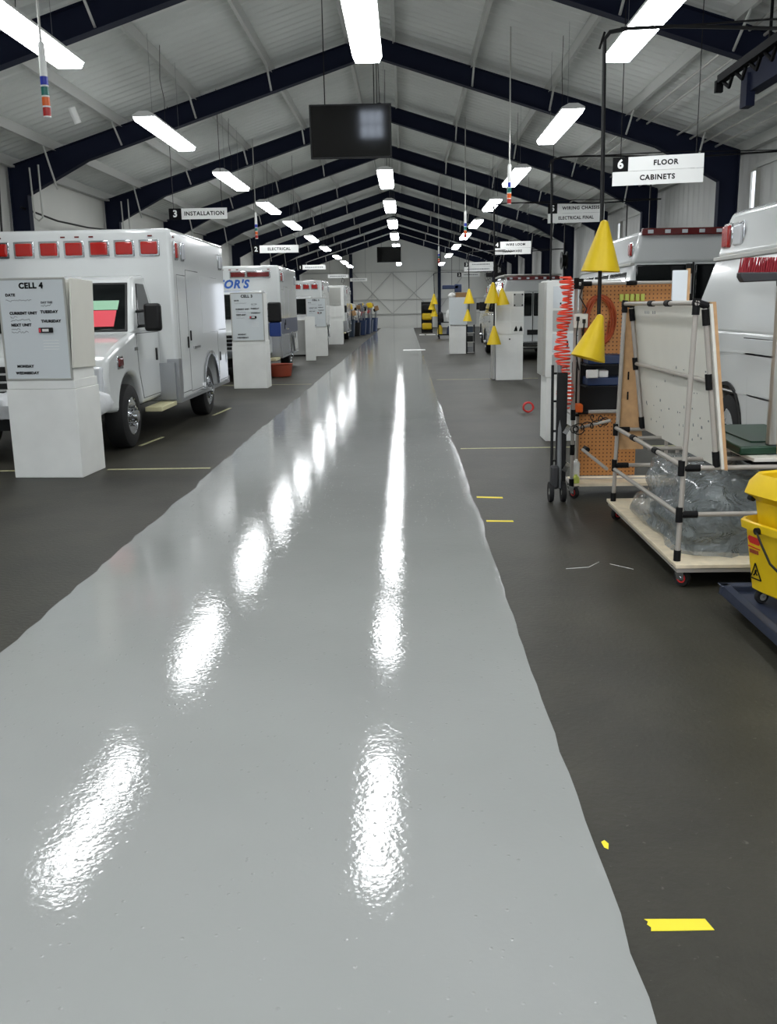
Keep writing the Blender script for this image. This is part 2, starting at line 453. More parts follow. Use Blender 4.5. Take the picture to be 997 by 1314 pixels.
struct(MB().span(-.1, .75, 36.0, 36.9, .0055, .007).build('floor_marking_and_sun', 'sun_and_tape_white'))

# ------------------------------------------------------------------ ceiling lights
K = 1.184
LZ, LL = 1.65+2.45*K, 2.44*K
def strip_light(x, y, label, row):
    t = thing('strip_light', label, 'ceiling light', (x, y, LZ), 0, row)
    MB().prism([(-.178, .012), (-.178, .04), (-.07, .095), (.07, .095), (.178, .04), (.178, .012)], 'y', -LL/2, LL/2).build('housing', 'fixture', t)
    MB().prism([(-.14, -.05), (.14, -.05), (.17, .012), (-.17, .012)], 'y', -LL/2+.02, LL/2-.02).build('diffuser', 'lamp', t)
    h = rt(x)+.215-LZ
    for yy in (-.9, .9): MB().tube([(0, yy, .08), (0, yy, h)], .0025, 5).build('hanger_cable', 'grey_plastic', t)
    MB().tube([(.02, -.2, .08), (.03, -.15, .5), (.0, -.25, h*.6), (.02, -.2, h)], .005, 6).build('power_cord', 'black', t)
    return t
rows = [(-.35, [-5.4, -.2, 4.0, 9.0, 14.2, 19.4, 24.6, 29.7, 34.8, 40.5, 45.2, 51.5, 57.0], 'middle'),
        (-3.36, [-5.4, -.2, 3.9, 8.95, 14.1, 19.25, 24.35, 29.4, 35.2, 41.2, 48.2, 53.9, 59.0], 'left'),
        (2.21, [-5.4, -.2, 4.0, 9.2, 14.2, 19.5, 24.7, 30.2, 35.4, 41.6, 48.6, 58.0], 'right')]
for x, ys, rn in rows:
    for i, yy in enumerate(ys):
        if yy < 6: lab = '%s row strip light %s' % (rn, {-5.4: 'hung behind the viewer', -.2: 'hung straight above the viewer'}.get(yy, 'hung overhead before the first one in view'))
        else: lab = 'lit white strip light, %s from the viewer in the %s row under the roof' % (ORD[i-3], rn)
        strip_light(x*K, yy*K if yy > 6 else yy, lab, 'strip lights in the %s row' % rn)

# ------------------------------------------------------------------ televisions
def tv(x, y, z0, label, tilt, k=1):
    t = thing('television', label, 'television', (x, y, z0))
    b = MB().span(-.57, .57, 0, .06, 0, .71).build('housing', 'black', t, .008)
    s = MB().span(-.55, .55, -.004, .004, .025, .69).build('screen', 'screen', t)
    MB().span(-.3, .3, .06, .11, .2, .5).build('wall_bracket', 'black', t)
    for o in t.children: o.rotation_euler = (R(tilt), 0, 0); o.scale = (k, k, k)
    for xx in (-.36, .33): MB().tube([(xx, .09, .45), (xx, .09, rt(x+xx)-z0+.215)], .008, 6).build('hanger_cable', 'black', t)
    MB().tube([(.37, .09, .45), (.37, .09, rt(x)-z0+.05)], .006, 6).build('power_cord', 'black', t)
tv(-.73, 13.9, 3.69, 'black flat television hung over the walkway, mirroring a bright window', 5.85)
tv(-.74, 45.9, 3.70, 'small dark television hung far down the hall before the end wall', 4)

# ------------------------------------------------------------------ hanging signs
def hang_sign(x, y, z1, wd, num, lines, label, rz=0, rowh=.2, numw=.2):
    h = rowh*len(lines)
    t = thing('hanging_sign', label, 'sign', (x, y, z1-h), R(rz), 'department signs over the bays')
    hw = wd/2
    for i, l in enumerate(lines):
        z0 = h-rowh*(i+1); x0 = -hw+(numw if i == 0 and num else 0)
        MB().span(x0, hw, -.006, .006, z0+.002, z0+rowh-.002).build('panel', 'sign_white', t)
        if l: text(l, rowh*.5 if len(l) < 13 else rowh*.46, 'ink', t, ((x0+hw)/2, -.008, z0+rowh/2), bold=.003, sx=1.0 if len(l) < 15 else .86)
        else:
            g = MB(); rr = random.Random(int(y))
            xx = x0+.12
            while xx < hw-.15:
                ww = rr.uniform(.03, .07); g.span(xx, xx+ww, -.009, -.006, z0+rowh*.38, z0+rowh*.6); xx += ww+.02
            g.build('faded_lettering', 'ink_grey', t)
    if num:
        MB().span(-hw, -hw+numw, -.007, .007, h-rowh, h).build('number_panel', 'sign_black', t)
        text(num, rowh*.85, 'sign_white', t, (-hw+numw/2, -.009, h-rowh/2), bold=.006)
    zt = rt(x)-z1+h
    for xx in (-hw+.1, hw-.1): MB().tube([(xx, 0, h-.01), (xx, 0, rt(x+xx*cos(R(rz)))-z1+h+.215)], .006, 6).build('hanger_rod', 'black', t)
hang_sign(3.33, 13.0, 3.52, 1.15, '6', ['FLOOR', 'CABINETS'], 'white hanging sign reading FLOOR CABINETS with a black number 6', -14, .18, .2)
hang_sign(3.68, 21.0, 3.74, 1.19, '5', ['WIRING CHASSIS', 'ELECTRICAL FINAL'], 'white hanging sign reading WIRING CHASSIS ELECTRICAL FINAL', -8, .2, .2)
hang_sign(3.44, 31.0, 3.61, 1.17, '4', ['WIRE LOOM', 'HARDWARE'], 'white hanging sign reading WIRE LOOM HARDWARE', -8, .2, .2)
hang_sign(2.98, 39.0, 3.34, 1.17, '3', ['', ''], 'hanging sign with two faded unreadable lines beyond the WIRE LOOM sign', -8, .18, .2)
hang_sign(3.1, 47.0, 3.2, 1.1, '2', [''], 'faint one-row sign beyond the faded two-line sign on the right', -4, .2, .2)
hang_sign(-4.23, 20.0, 3.69, 1.2, '3', ['INSTALLATION'], 'white hanging sign reading INSTALLATION with a black number 3', 0, .22, .26)
hang_sign(-3.92, 29.4, 3.53, 1.4, '2', ['ELECTRICAL'], 'white hanging sign reading ELECTRICAL with a black number 2', 0, .23, .22)
hang_sign(-4.05, 42.0, 3.48, 1.2, '1', [''], 'white sign with unreadable small letters beyond the ELECTRICAL sign', 0, .2, .2)
hang_sign(-3.6, 52.0, 3.4, 1.1, None, [''], 'narrow white sign with no number, hung before the end wall on the left', 0, .2)
hang_sign(-2.98, 62.0, 3.47, 1.1, None, [''], 'pale grey sign hung farthest back near the blue end column', 0, .2)

# ------------------------------------------------------------------ hanging signal towers
def tower(x, y, z1, label, sc=1):
    t = thing('signal_tower', label, 'signal light', (x, y, z1), 0, 'hanging signal towers')
    MB().lathe([(.02, 0), (.03, -.02), (.034, -.25), (.036, -.3)], seg=14).build('neck', 'white_panel', t)
    zz = -.3
    for nme, m in (('blue_lens', 'tower_blue'), ('green_lens', 'tower_green'), ('orange_lens', 'tower_orange'), ('red_lens', 'tower_red')):
        MB().lathe([(.036, zz), (.036, zz-.075)], seg=14).build(nme, m, t)
        MB().lathe([(.037, zz-.075), (.037, zz-.088)], seg=14).build('collar', 'white_panel', t)
        zz -= .09
    MB().tube([(0, 0, 0), (0, 0, rt(x)-z1+.215)], .012, 8).build('hanger_pole', 'galv', t)
tower(-3.33, 9.3, 4.09, 'signal tower with blue, green, orange and red lenses before the nearest left strip light')
tower(-3.88, 25.5, 4.11, 'small hanging signal tower between the INSTALLATION and ELECTRICAL signs')
tower(1.82, 17.0, 4.0, 'hanging signal tower crossing a lit strip light above the right bays')
tower(1.563, 25.0, 4.0, 'slim hanging signal tower farther down the right row of strip lights')
tower(1.375, 39.0, 3.98, 'farthest hanging signal tower, near the blue end column on the right')

# ------------------------------------------------------------------ overhead services
def run(name, x0, z, y0, y1, r, m, label, cat, grp=None):
    o = MB().tube([(x0, y0, z), (x0, (y0+y1)/2, z), (x0, y1, z)], r, 6).build(name, m); return tag(o, label, cat, grp)
for i, x in enumerate((4.55, 4.75, 5.35, 5.6, 5.85, 6.1)):
    run('conduit_pipe', x, rt(x)-.02 if i < 2 else rt(x)-.05, 5, 73, .02, 'galv',
        '%s of the pale conduits under the right roof slope, counted from the ridge' % ORD[i], 'pipe', 'conduits along the right eave')
tag(MB().span(4.33, 4.5, 4.0, 12.8, 4.2, 4.5).span(4.29, 4.4, 12.6, 12.82, 4.03, 4.42).build('crane_beam', 'blue_steel'), 'dark blue beam under the roof at the upper right corner', 'beam')
fs = MB().span(3.42, 3.5, 5, 11, 3.96, 4.04)
rr = random.Random(5)
for k in range(14):
    yy = 10.9-k*.4; fs.tube([(3.46, yy, 3.95), (3.49, yy-.1, 3.91-rr.uniform(0, .05)), (3.46, yy-.28, 3.95)], .02, 6)
fs.box((3.45, 11.02, 3.93), (.08, .06, .12))
for yy in (6.5, 9.6): fs.tube([(3.46, yy, 4.0), (3.46, yy, rt(3.46)+.2)], .015, 6)
tag(fs.build('cable_trolley', 'cable_black'), 'black overhead cable trolley rail with bunched leads, upper right corner', 'cable rail')
tag(MB().tube([(-4.66, 14, 4.46), (-4.6, 14.05, 4.26)], .05, 10).build('ceiling_sensor', 'white_panel'), 'short white tube fixed under the left roof slope by the signal tower', 'sensor')
for fy in (19.5, 25.6):
    tag(MB().tube([(-7.38, fy-.15, 4.45), (-7.36, fy-.15, 3.5), (-7.28, fy-.15, 3.44), (-7.2, fy-.15, 3.5), (-7.2, fy-.15, 4.5)], .018, 6).build('pipe_loop', 'galv'),
        'pale pipe loop at the top of the %s blue left column' % ('nearer' if fy < 20 else 'second'), 'pipe')
tag(MB().tube([(-7.6, 19.3, 3.7), (-7.5, 21, 3.58), (-7.5, 23, 3.6), (-7.6, 25.4, 3.72)], .02, 6).build('wall_cable', 'black'), 'black cable sagging along the white left wall between two blue columns', 'cable')
tag(MB().tube([(-7.6, 18.2, 0), (-7.6, 18.2, 2.5), (-7.55, 18.25, 4.4)], .02, 6).build('wall_cable', 'black'), 'upright black cable on the left wall before the nearest blue column', 'cable')

# cable drops with yellow hose cones
def cone_mesh():
    return MB().lathe([(.012, 0), (.03, -.012), (.158, -.40), (.162, -.42), (.152, -.415), (.02, -.03)], seg=28)
def drop(x, y, zt, zb, xr, label, ):
    t = thing('air_drop', label, 'hose drop', (x, y, zb), 0, 'black hose drops beside the right bays')
    MB().tube([(0, 0, 0), (.0, 0, (zt-zb)*.5), (-.02, 0, zt-zb-.05), (.02, 0, zt-zb), (.14, 0, zt-zb+.02)], .016, 8).build('hose', 'black', t)
    MB().tube([(.1, 0, zt-zb+.02), (.5, 0, zt-zb+.03), (xr*.6, 0, zt-zb-.01), (xr, 0, zt-zb+.05)], .014, 6).build('feed_hose', 'black', t)
    MB().tube([(.1, .03, zt-zb+.02), (xr*.5, .03, zt-zb+.07), (xr, .03, zt-zb+.06)], .008, 6).build('support_wire', 'black', t)
    MB().tube([(-.02, 0, zt-zb), (-.06, -.02, zt-zb-.12)], .01, 6).build('tie', 'black', t)
drop(1.556, 7.72, 3.65, 1.2, 2.45, 'long black hose drop with two big yellow cones in front of the FLOOR CABINETS sign')
drop(2.26, 15.0, 3.79, 1.9, 3.6, 'black hose drop at the left end of the WIRING CHASSIS sign')
drop(1.93, 20.8, 3.72, .85, 3.5, 'black hose drop with three yellow cones beside the white kiosk with part photos')
drop(2.06, 31.0, 3.3, 1.2, 3.0, 'black hose drop with two yellow cones at the far white kiosk with a blank board')
drop(1.52, 50.0, 3.3, 1.3, 3.0, 'farthest black hose drop with small yellow cones near the end wall')
cone0 = cone_mesh().build('hose_cone', 'yellow_cone')
cs = [(1.575, 7.7, 2.285, 0, 3, .935, 'large yellow plastic cone on the nearest hose drop, upper of two'),
      (1.56, 7.66, 1.56, -4, 16, .86, 'large tilted yellow cone hanging before the pegboard, lower of two'),
      (1.90, 20.78, 2.12, 0, 2, 1.05, 'yellow cone at the white kiosk with part photos, taller of the upper pair'),
      (2.08, 20.7, 2.0, 0, -5, .85, 'yellow cone at the white kiosk with part photos, shorter of the upper pair'),
      (1.93, 20.8, 1.2, 0, 0, .95, 'lowest yellow cone on the hose drop by the kiosk with part photos'),
      (2.06, 30.95, 2.16, 0, 0, 1.1, 'upper small yellow cone beside the far kiosk with a blank board'),
      (2.02, 30.95, 1.52, 0, 2, .9, 'lower small yellow cone beside the far kiosk with a blank board'),
      (1.5, 49.9, 2.25, 0, 0, 1.25, 'upper tiny yellow cone near the end wall on the right'),
      (1.42, 49.9, 1.95, 0, 4, 1.2, 'middle tiny yellow cone near the end wall on the right'),
      (1.5, 49.9, 1.6, 0, 0, 1.2, 'lowest tiny yellow cone near the end wall on the right')]
for i, (x, yy, z, rx, ry, sc, lab) in enumerate(cs):
    c = cone0 if i == 0 else cone0.copy()
    if i: COL.objects.link(c)
    c.location = (x, yy, z); c.rotation_euler = (R(rx), R(ry), 0); c.scale = (sc, sc, sc)
    tag(c, lab, 'cone', 'yellow cones on the hose drops')

# ------------------------------------------------------------------ kiosks on the left
def scribble(mb, x, y, z, wd, h, rr):
    n = int(wd/.012); pts = [(x+wd*i/n, y, z+rr.uniform(-h, h)*.5) for i in range(n+1)]
    mb.tube(pts, .0022, 4)
def board_text(t, y0, title):
    P = lambda u, v: (-.31+.62*u, y0, 1.0+.95*(1-v))
    def tx(s, u, v, size, m='ink', al='LEFT', bold=.002):
        p = P(u, v); text(s, size, m, t, p, align=al, bold=bold)
    tx(title, .5, .045, .075, al='CENTER', bold=.004)
    tx('DATE', .07, .135, .036); tx('CURRENT UNIT', .11, .32, .036); tx('NEXT UNIT', .12, .44, .036)
    tx('DAY THE', .64, .215, .026, 'ink_grey'); tx('TUESDAY', .62, .31, .038); tx('THURSDAY', .62, .405, .036)
    tx('MONDAY', .15, .865, .036); tx('WEDNESDAY', .12, .935, .036)
    rr = random.Random(len(title))
    for u, v, wd in ((.07, .19, .26), (.12, .36, .07), (.12, .39, .2), (.12, .48, .09), (.12, .51, .17), (.64, .245, .1)):
        p = P(u, v); sc = MB(); scribble(sc, p[0], y0-.001, p[2], wd, .022, rr); sc.build('handwriting', 'ink_grey', t)
    f = MB()
    for v in (.6, .63, .66, .69): p = P(.62, v); f.span(p[0], p[0]+.16, y0-.001, y0+.001, p[2]-.002, p[2]+.002)
    f.build('faded_note', 'white_panel', t)
def kiosk(loc, rz, label, title, side=True, plinth_h=.99, bw=.66):
    t = thing('notice_kiosk', label, 'kiosk', loc, rz, 'white notice kiosks on the left')
    MB().span(-.36, .36, -.3, .3, 0, plinth_h-.09).build('plinth', 'white_panel', t, .006)
    MB().span(-.352, .352, -.292, .292, plinth_h-.088, plinth_h).build('plinth_cap', 'white_panel', t, .006)
    MB().span(-.34, .34, -.28, .26, plinth_h, 1.97).build('column', 'white_panel', t, .004)
    MB().span(-.335, .335, -.302, -.282, 1.0, 1.98).build('whiteboard', 'white_board', t, .002)
    f = MB()
    for a, b, c, d in ((-.345, .345, 1.965, 1.985), (-.345, .345, .99, 1.008), (-.345, -.327, 1.0, 1.97), (.327, .345, 1.0, 1.97)): f.span(a, b, -.308, -.281, c, d)
    f.build('board_frame', 'galv', t, .002)
    board_text(t, -.3045, title)
    e = MB().span(-.07, .07, -.335, -.304, 1.51, 1.56).build('eraser', 'black', t, .006, loc=(.12, 0, -.055))
    MB().span(-.03, .035, -.337, -.33, 1.522, 1.548).build('eraser_label', 'paper', e)
    MB().span(-.066, -.045, -.3365, -.33, 1.515, 1.555).build('eraser_band', 'paper_red', e)
    if side:
        q = MB().box((.372, -.02, 1.535), (.018, .55, .87), Matrix.Rotation(R(-2), 3, 'X') @ Matrix.Rotation(R(2), 3, 'Y')).build('side_panel', 'panel_white', t, .003)
        s = MB(); rr = random.Random(4)
        for k in range(14): s.box((.383, -.27+rr.uniform(0, .5), 1.93-rr.uniform(0, .09)), (.006, rr.uniform(.01, .05), rr.uniform(.008, .02)))
        s.build('torn_adhesive', 'card', q)
    return t
kiosk((-3.64, 9.65, 0), R(-4), 'nearest white kiosk on the left with a whiteboard headed CELL 4', 'CELL 4')
kiosk((-3.30, 20.22, 0), R(0), 'white kiosk with a CELL 3 board standing behind the first ambulance', 'CELL 3', False)
kiosk((-3.1, 33.3, 0), R(3), 'white kiosk with a written board before the third ambulance', 'CELL 2', False)
# tall narrow panel and grey partition beside the third kiosk
tag(MB().span(-.16, .16, -.02, .02, 0, 1.38).build('leaning_panel', 'white_panel', None, .004, loc=(-3.04, 30.3, 0)), 'narrow upright white panel in front of the CELL 2 kiosk', 'panel')
pt = thing('low_partition', 'low grey partition with a dark rim left of the CELL 2 kiosk', 'partition', (-3.88, 33.4, 0))
MB().span(-.4, .4, -.2, .2, .05, 1.2).build('panel', 'grey_plastic', pt, .01); pt.children[0].data.materials[0] = M['wall_metal']
MB().span(-.41, .41, -.21, .21, 1.2, 1.24).build('rim', 'galv', pt); MB().span(-.38, .38, -.18, .18, 0, .05).build('foot', 'black', pt)
k1 = thing('notice_kiosk', 'tall white kiosk with grey board, farthest of the left kiosks', 'kiosk', (-3.19, 43.6, 0), 0, 'white notice kiosks on the left')
MB().span(-.33, .33, -.3, .3, 0, 1.05).build('plinth', 'white_panel', k1, .006)
MB().span(-.4, .4, -.28, .28, 1.05, 2.6).build('column', 'white_panel', k1, .006)
MB().span(-.36, .28, -.3, -.28, 1.75, 2.52).build('grey_board', 'galv', k1)
f = MB(); f.span(-.34, -.02, -.295, -.28, 1.2, 1.68); f.span(.04, .3, -.295, -.28, 1.22, 1.68); f.build('notice', 'paper', k1)
MB().tube([(.38, -.3, 2.95), (.46, -.3, 2.85), (.42, -.3, 2.7), (.34, -.3, 2.76), (.38, -.3, 2.95)], .012, 6).build('hook', 'black', k1)

# ------------------------------------------------------------------ wheels and warning lights
def wheel(parent, x, y, r, side, wide=.24, name='wheel', nuts=False):
    """axle along x; side = +1 shows the hub towards +x"""
    t = MB().lathe([(r*.6, -wide/2), (r*.86, -wide/2), (r*.97, -wide/2+.02), (r, -wide/2+.05), (r, wide/2-.05), (r*.97, wide/2-.02), (r*.86, wide/2), (r*.6, wide/2)],
                   (0, 0, 0), 'x', 36, close=True).build(name, 'rubber', parent, loc=(x, y, r))
    s = side
    MB().lathe([(r*.62, s*wide*.46), (r*.58, s*wide*.5), (r*.54, s*wide*.35), (r*.42, s*wide*.3), (r*.34, s*wide*.46), (r*.2, s*wide*.5), (r*.17, s*wide*.75), (0, s*wide*.78)],
               (0, 0, 0), 'x', 28).build('rim', 'chrome', t)
    for k in range(8 if nuts else 0):
        th = 2*pi*k/8; MB().tube([(s*wide*.36, r*.29*cos(th), r*.29*sin(th)), (s*wide*.62, r*.29*cos(th), r*.29*sin(th))], .016, 8).build('lug_nut', 'chrome', t)
    return t
def warn(parent, c, wd, h, face, m='red_lens', th=.04):
    """warning light; face 'y-' or 'x+','x-' or 'y+'"""
    ax = face[0]; s = -1 if face[1] == '-' else 1
    def b(w_, h_, t0, t1):
        mb = MB()
        if ax == 'y': mb.span(-w_/2, w_/2, s*t0, s*t1, -h_/2, h_/2)
        else: mb.span(s*t0, s*t1, -w_/2, w_/2, -h_/2, h_/2)
        return mb
    l = b(wd, h, 0, th).build('warning_light', m, parent, .018, 3, loc=c)
    b(wd+.05, h+.05, -.002, th*.45).build('bezel', 'chrome', l, .012, 2)
    return l
def panel(parent, name, poly, x, s=1, t=.006, m='white_paint', bev=.004):
    """polygon (y,z) lying on a side plane; x number or function of (y,z)"""
    f = x if callable(x) else (lambda p: x)
    o = MB().prism(poly, 'x', lambda p: f(p)-s*.004, lambda p: f(p)+s*t).build(name, m, parent, bev)
    if 'door' in name:
        cy = sum(p[0] for p in poly)/len(poly); cz = sum(p[1] for p in poly)/len(poly)
        big = [(p[0]+.011*(1 if p[0] > cy else -1), p[1]+.009*(1 if p[1] > cz else -1)) for p in poly]
        MB().prism(big, 'x', lambda p: f(p)-s*.004, lambda p: f(p)+s*.0015).build('door_seam', 'seam', o)
    return o
def rect(y0, y1, z0, z1): return [(y0, z0), (y1, z0), (y1, z1), (y0, z1)]

# ------------------------------------------------------------------ box ambulances on the left
def ambulance(loc, rz, label, nl=7, lamp_m='red_lens', long_bars=False, stripe=False, letters=None, mirror_low='black', wrap=True):
    t = thing('ambulance', label, 'ambulance', loc, rz, 'box ambulances in the left bays')
    hw = 1.25; by0, by1, bz0, bz1 = 1.45, 5.1, .42, 2.72
    arch = arc(3.6, .42, .56, 180, 0, 14)
    prof = [(by0, bz0)]+[(a, max(b, bz0)) for a, b in arch]+[(by1, bz0), (by1, bz1), (by0, bz1)]
    MB().prism(prof, 'x', -hw, hw).build('box_body', 'white_paint', t, .055, 4)
    MB().span(-.9, .9, 2.9, 4.3, .45, 1.0).build('wheel_housing', 'black', t)
    MB().span(-.45, .45, -.6, 5.0, .3, .5).build('chassis', 'black', t)
    # cab
    W = lambda z: 1.0
    lower = [(-.84, .52), (-.88, .95), (-.8, 1.14), (-.35, 1.27), (.32, 1.40), (1.5, 1.40), (1.5, .48)]+arc(0, .41, .50, 8, 172, 14)
    lower = [(a, b) for a, b in lower]
    MB().prism(lower, 'x', -1.0, 1.0).build('cab_body', 'white_paint', t, .06, 4)
    gh = [(.26, 1.38), (.84, 2.05), (1.05, 2.1), (1.5, 2.12), (1.5, 1.38)]
    X = lambda p: 1.0-.2*(p[1]-1.38)
    MB().prism(gh, 'x', lambda p: -X(p), lambda p: X(p)).build('cab_roof', 'white_paint', t, .05, 4)
    # windshield, a slab on the slope
    ws = MB(); d = Vector((0, .58, .67)).normalized(); nrm = Vector((0, -.67, .58)).normalized()
    def slab(mb, x0b, x1b, x0t, x1t, s0, s1, off0, off1):
        o = Vector((0, .26, 1.38)); n = len(mb.v)
        for off in (off0, off1):
            for xx, ss in ((x0b, s0), (x1b, s0), (x1t, s1), (x0t, s1)): mb.v.append(o+d*ss+nrm*off+Vector((xx, 0, 0)))
        for q in ((0, 1, 2, 3), (7, 6, 5, 4), (0, 4, 5, 1), (1, 5, 6, 2), (2, 6, 7, 3), (3, 7, 4, 0)): mb.f.append([n+i for i in q])
    slab(ws, -.9, .9, -.8, .8, .05, .80, -.01, .012); ws.build('windshield', 'dark_glass', t, .03, 3)
    g = MB(); slab(g, -.93, .93, -.82, .82, .03, .83, -.01, .008); g.build('windshield_seal', 'black', t, .03, 3)
    # grille, headlights, bumper
    gr = MB().span(-.62, .62, -.93, -.84, .72, 1.06).build('grille', 'black', t, .02)
    for z in (.8, .89, .98): MB().span(-.6, .6, -.945, -.92, z-.012, z+.012).build('grille_bar', 'chrome', gr)
    for s in (-1, 1):
        MB().span(s*.66, s*.95, -.92, -.82, .74, 1.04).build('headlight', 'clear_lens', t, .03, 3)
    if wrap:
        bm = MB(); nx, nz = 40, 8
        def fn(u, v):
            x = -1.04+2.08*u; a = 2*pi*v; rr = .13*(1+.35*noise.noise(Vector((x*6, 1.6*cos(a), 1.6*sin(a)))))*max(0, min(1, (1.04-abs(x))*7))**.5
            return (x, -.98+cos(a)*rr*.9+(.14 if abs(x) > .95 else 0), .64+sin(a)*rr*1.15)
        bm.grid(fn, nx, 16).build('wrapped_bumper', 'film', t)
    else: MB().span(-1.02, 1.02, -1.05, -.86, .52, .74).build('bumper', 'chrome', t, .04, 3)
    # doors each side
    for s in (-1, 1):
        dr = panel(t, 'cab_door', [(.56, .56), (1.4, .56), (1.44, 1.37), (.40, 1.37), (.42, .95)], s*1.0, s)
        wz = lambda p, s=s: s*X(p)
        wn_ = MB().prism([(.50, 1.44), (.56, 1.47), (.95, 2.0), (1.3, 2.0), (1.36, 1.44)], 'x', lambda p: s*(X(p)-.01), lambda p: s*(X(p)+.012)).build('side_window', 'dark_glass', t, .01)
        MB().span(s*1.0, s*1.022, 1.24, 1.30, 1.0, 1.16).build('door_handle', 'black', dr, .006)
        if stripe:
            mi = MB().span(s*1.08, s*1.40, .32, .46, 1.32, 1.8).build('mirror', 'black', t, .04, 3)
            MB().span(s*1.10, s*1.38, .34, .45, .98, 1.32).build('mirror_cover', 'blue_paint', mi, .02)
        else: mi = MB().span(s*1.12, s*1.33, .34, .46, 1.40, 1.74).build('mirror', 'black', t, .04, 3)
        MB().tube([(s*.96, .62, 1.46), (s*1.16, .42, 1.47)], .02, 8).tube([(s*.93, .66, 1.64), (s*1.16, .42, 1.66)], .018, 8).build('mirror_arm', 'black', mi)
        MB().span(s*.98, s*1.2, .62, 1.45, .37, .43).build('running_board', 'tan', t, .008)
        MB().span(s*1.0, s*1.215, 1.38, 1.44, .45, .95).build('stone_guard', 'alu', t)
        gp = MB(); gp.span(s*1.255, s*1.262, 1.45, 1.62, .44, 1.0); gp.span(s*1.1, s*1.262, 1.438, 1.448, .44, 1.0); gp.build('diamond_plate', 'alu', t)
        MB().span(s*.998, s*1.006, .26, .42, 1.17, 1.21).build('fender_badge', 'chrome', t)
        warn(t, (s*1.0, -.38, 1.06), .17, .1, 'x+' if s > 0 else 'x-', 'dark_red_lens', .03)
        fl = MB().prism(arc(3.6, .42, .60, 176, 4, 20)+arc(3.6, .42, .54, 4, 176, 20), 'x', s*1.245, s*1.275).build('fender_trim', 'chrome', t)
        wheel(t, s*.88, 0, .39, s, .25, nuts=wrap and s > 0); wheel(t, s*1.08, 3.6, .39, s, .26, nuts=wrap and s > 0)
        cd = panel(t, 'compartment_door', rect(1.66, 2.16, .52, 2.12), s*hw, s)
        MB().span(s*hw, s*(hw+.022), 2.08, 2.12, 1.12, 1.28).build('door_handle', 'black', cd)
        ed = panel(t, 'entry_door', rect(2.2, 3.0, .5, 2.2) if s > 0 else rect(2.2, 3.0, .5, 2.1), s*hw, s)
        MB().span(s*hw, s*(hw+.022), 2.26, 2.3, 1.22, 1.36).build('door_handle', 'black', ed)
        MB().span(s*hw, s*(hw+.03), 2.4, 2.8, 1.1, 1.13).build('grab_rail', 'chrome', ed)
        rp = panel(t, 'window_panel', rect(3.15, 4.4, 1.3, 2.15), s*hw, s, .004, 'white_paint')
        lc = panel(t, 'lower_compartment_door', rect(4.3, 5.0, .5, 1.32), s*hw, s)
        MB().span(s*hw, s*(hw+.02), 4.36, 4.4, .82, .96).build('door_handle', 'black', lc)
        MB().span(s*hw, s*(hw+.02), 4.85, 4.89, .76, .92).build('latch', 'chrome', lc)
        warn(t, (s*hw, 1.68, 2.44), .13, .2, 'x+' if s > 0 else 'x-', lamp_m)
        warn(t, (s*hw, 2.05, 2.44), .13, .2, 'x+' if s > 0 else 'x-', 'clear_lens')
        warn(t, (s*hw, 4.72, 2.42), .22, .2, 'x+' if s > 0 else 'x-', 'clear_lens')
        MB().span(s*hw, s*(hw+.015), 1.56, 1.62, 2.6, 2.625).build('marker_light', 'dark_red_lens', t)
        MB().span(s*1.0, s*1.26, by0, by1, .4, .44).build('skirt_rail', 'alu', t)
        if stripe:
            panel(t, 'side_stripe', rect(1.5, 5.05, 1.0, 1.4), s*(hw+.004), s, .006, 'navy')
            panel(t, 'cab_stripe', rect(-.2, 1.45, 1.0, 1.3), s*1.004, s, .008, 'navy')
            panel(t, 'kick_plate', rect(1.5, 3.0, .46, .98), s*(hw+.003), s, .005, 'alu')
    # front lights
    if long_bars:
        for c, w_ in ((-.95, .4), (-.45, .45), (.2, .36), (.72, .56)): warn(t, (c, by0, 2.5), w_, .12, 'y-', 'dark_red_lens')
    else:
        for k in range(nl): warn(t, (-1.06+k*.337*6/(nl-1), by0, 2.47), .225, .165, 'y-', lamp_m)
    for xx in (-.19, 0, .19, .98, -1.05): MB().span(xx-.03, xx+.03, by0-.012, by0, 2.615, 2.635).build('marker_light', 'dark_red_lens', t)
    if letters: text(letters, .28, 'letter_blue', t, (-.30, by0-.004, 2.26), shear=.25, bold=.012)
    MB().span(-1.2, 1.2, by1, by1+.32, .4, .5).build('rear_step', 'alu', t)
    return t
ambulance((-4.37, 11.45, 0), 0, 'nearest white box ambulance with seven square red lights above its cab')
ambulance((-4.43, 22.9, 0), 0, 'white box ambulance with blue letters and a dark blue side stripe', long_bars=True, stripe=True, letters="DOCTOR'S", wrap=False)
ambulance((-4.55, 36.6, 0), 0, 'third white ambulance on the left, behind the low grey partition', nl=7, lamp_m='red_lens', wrap=False)
ambulance((-4.2, 46.6, 0), 0, 'fourth white ambulance, mostly behind the tall grey-board kiosk', nl=7, wrap=False)
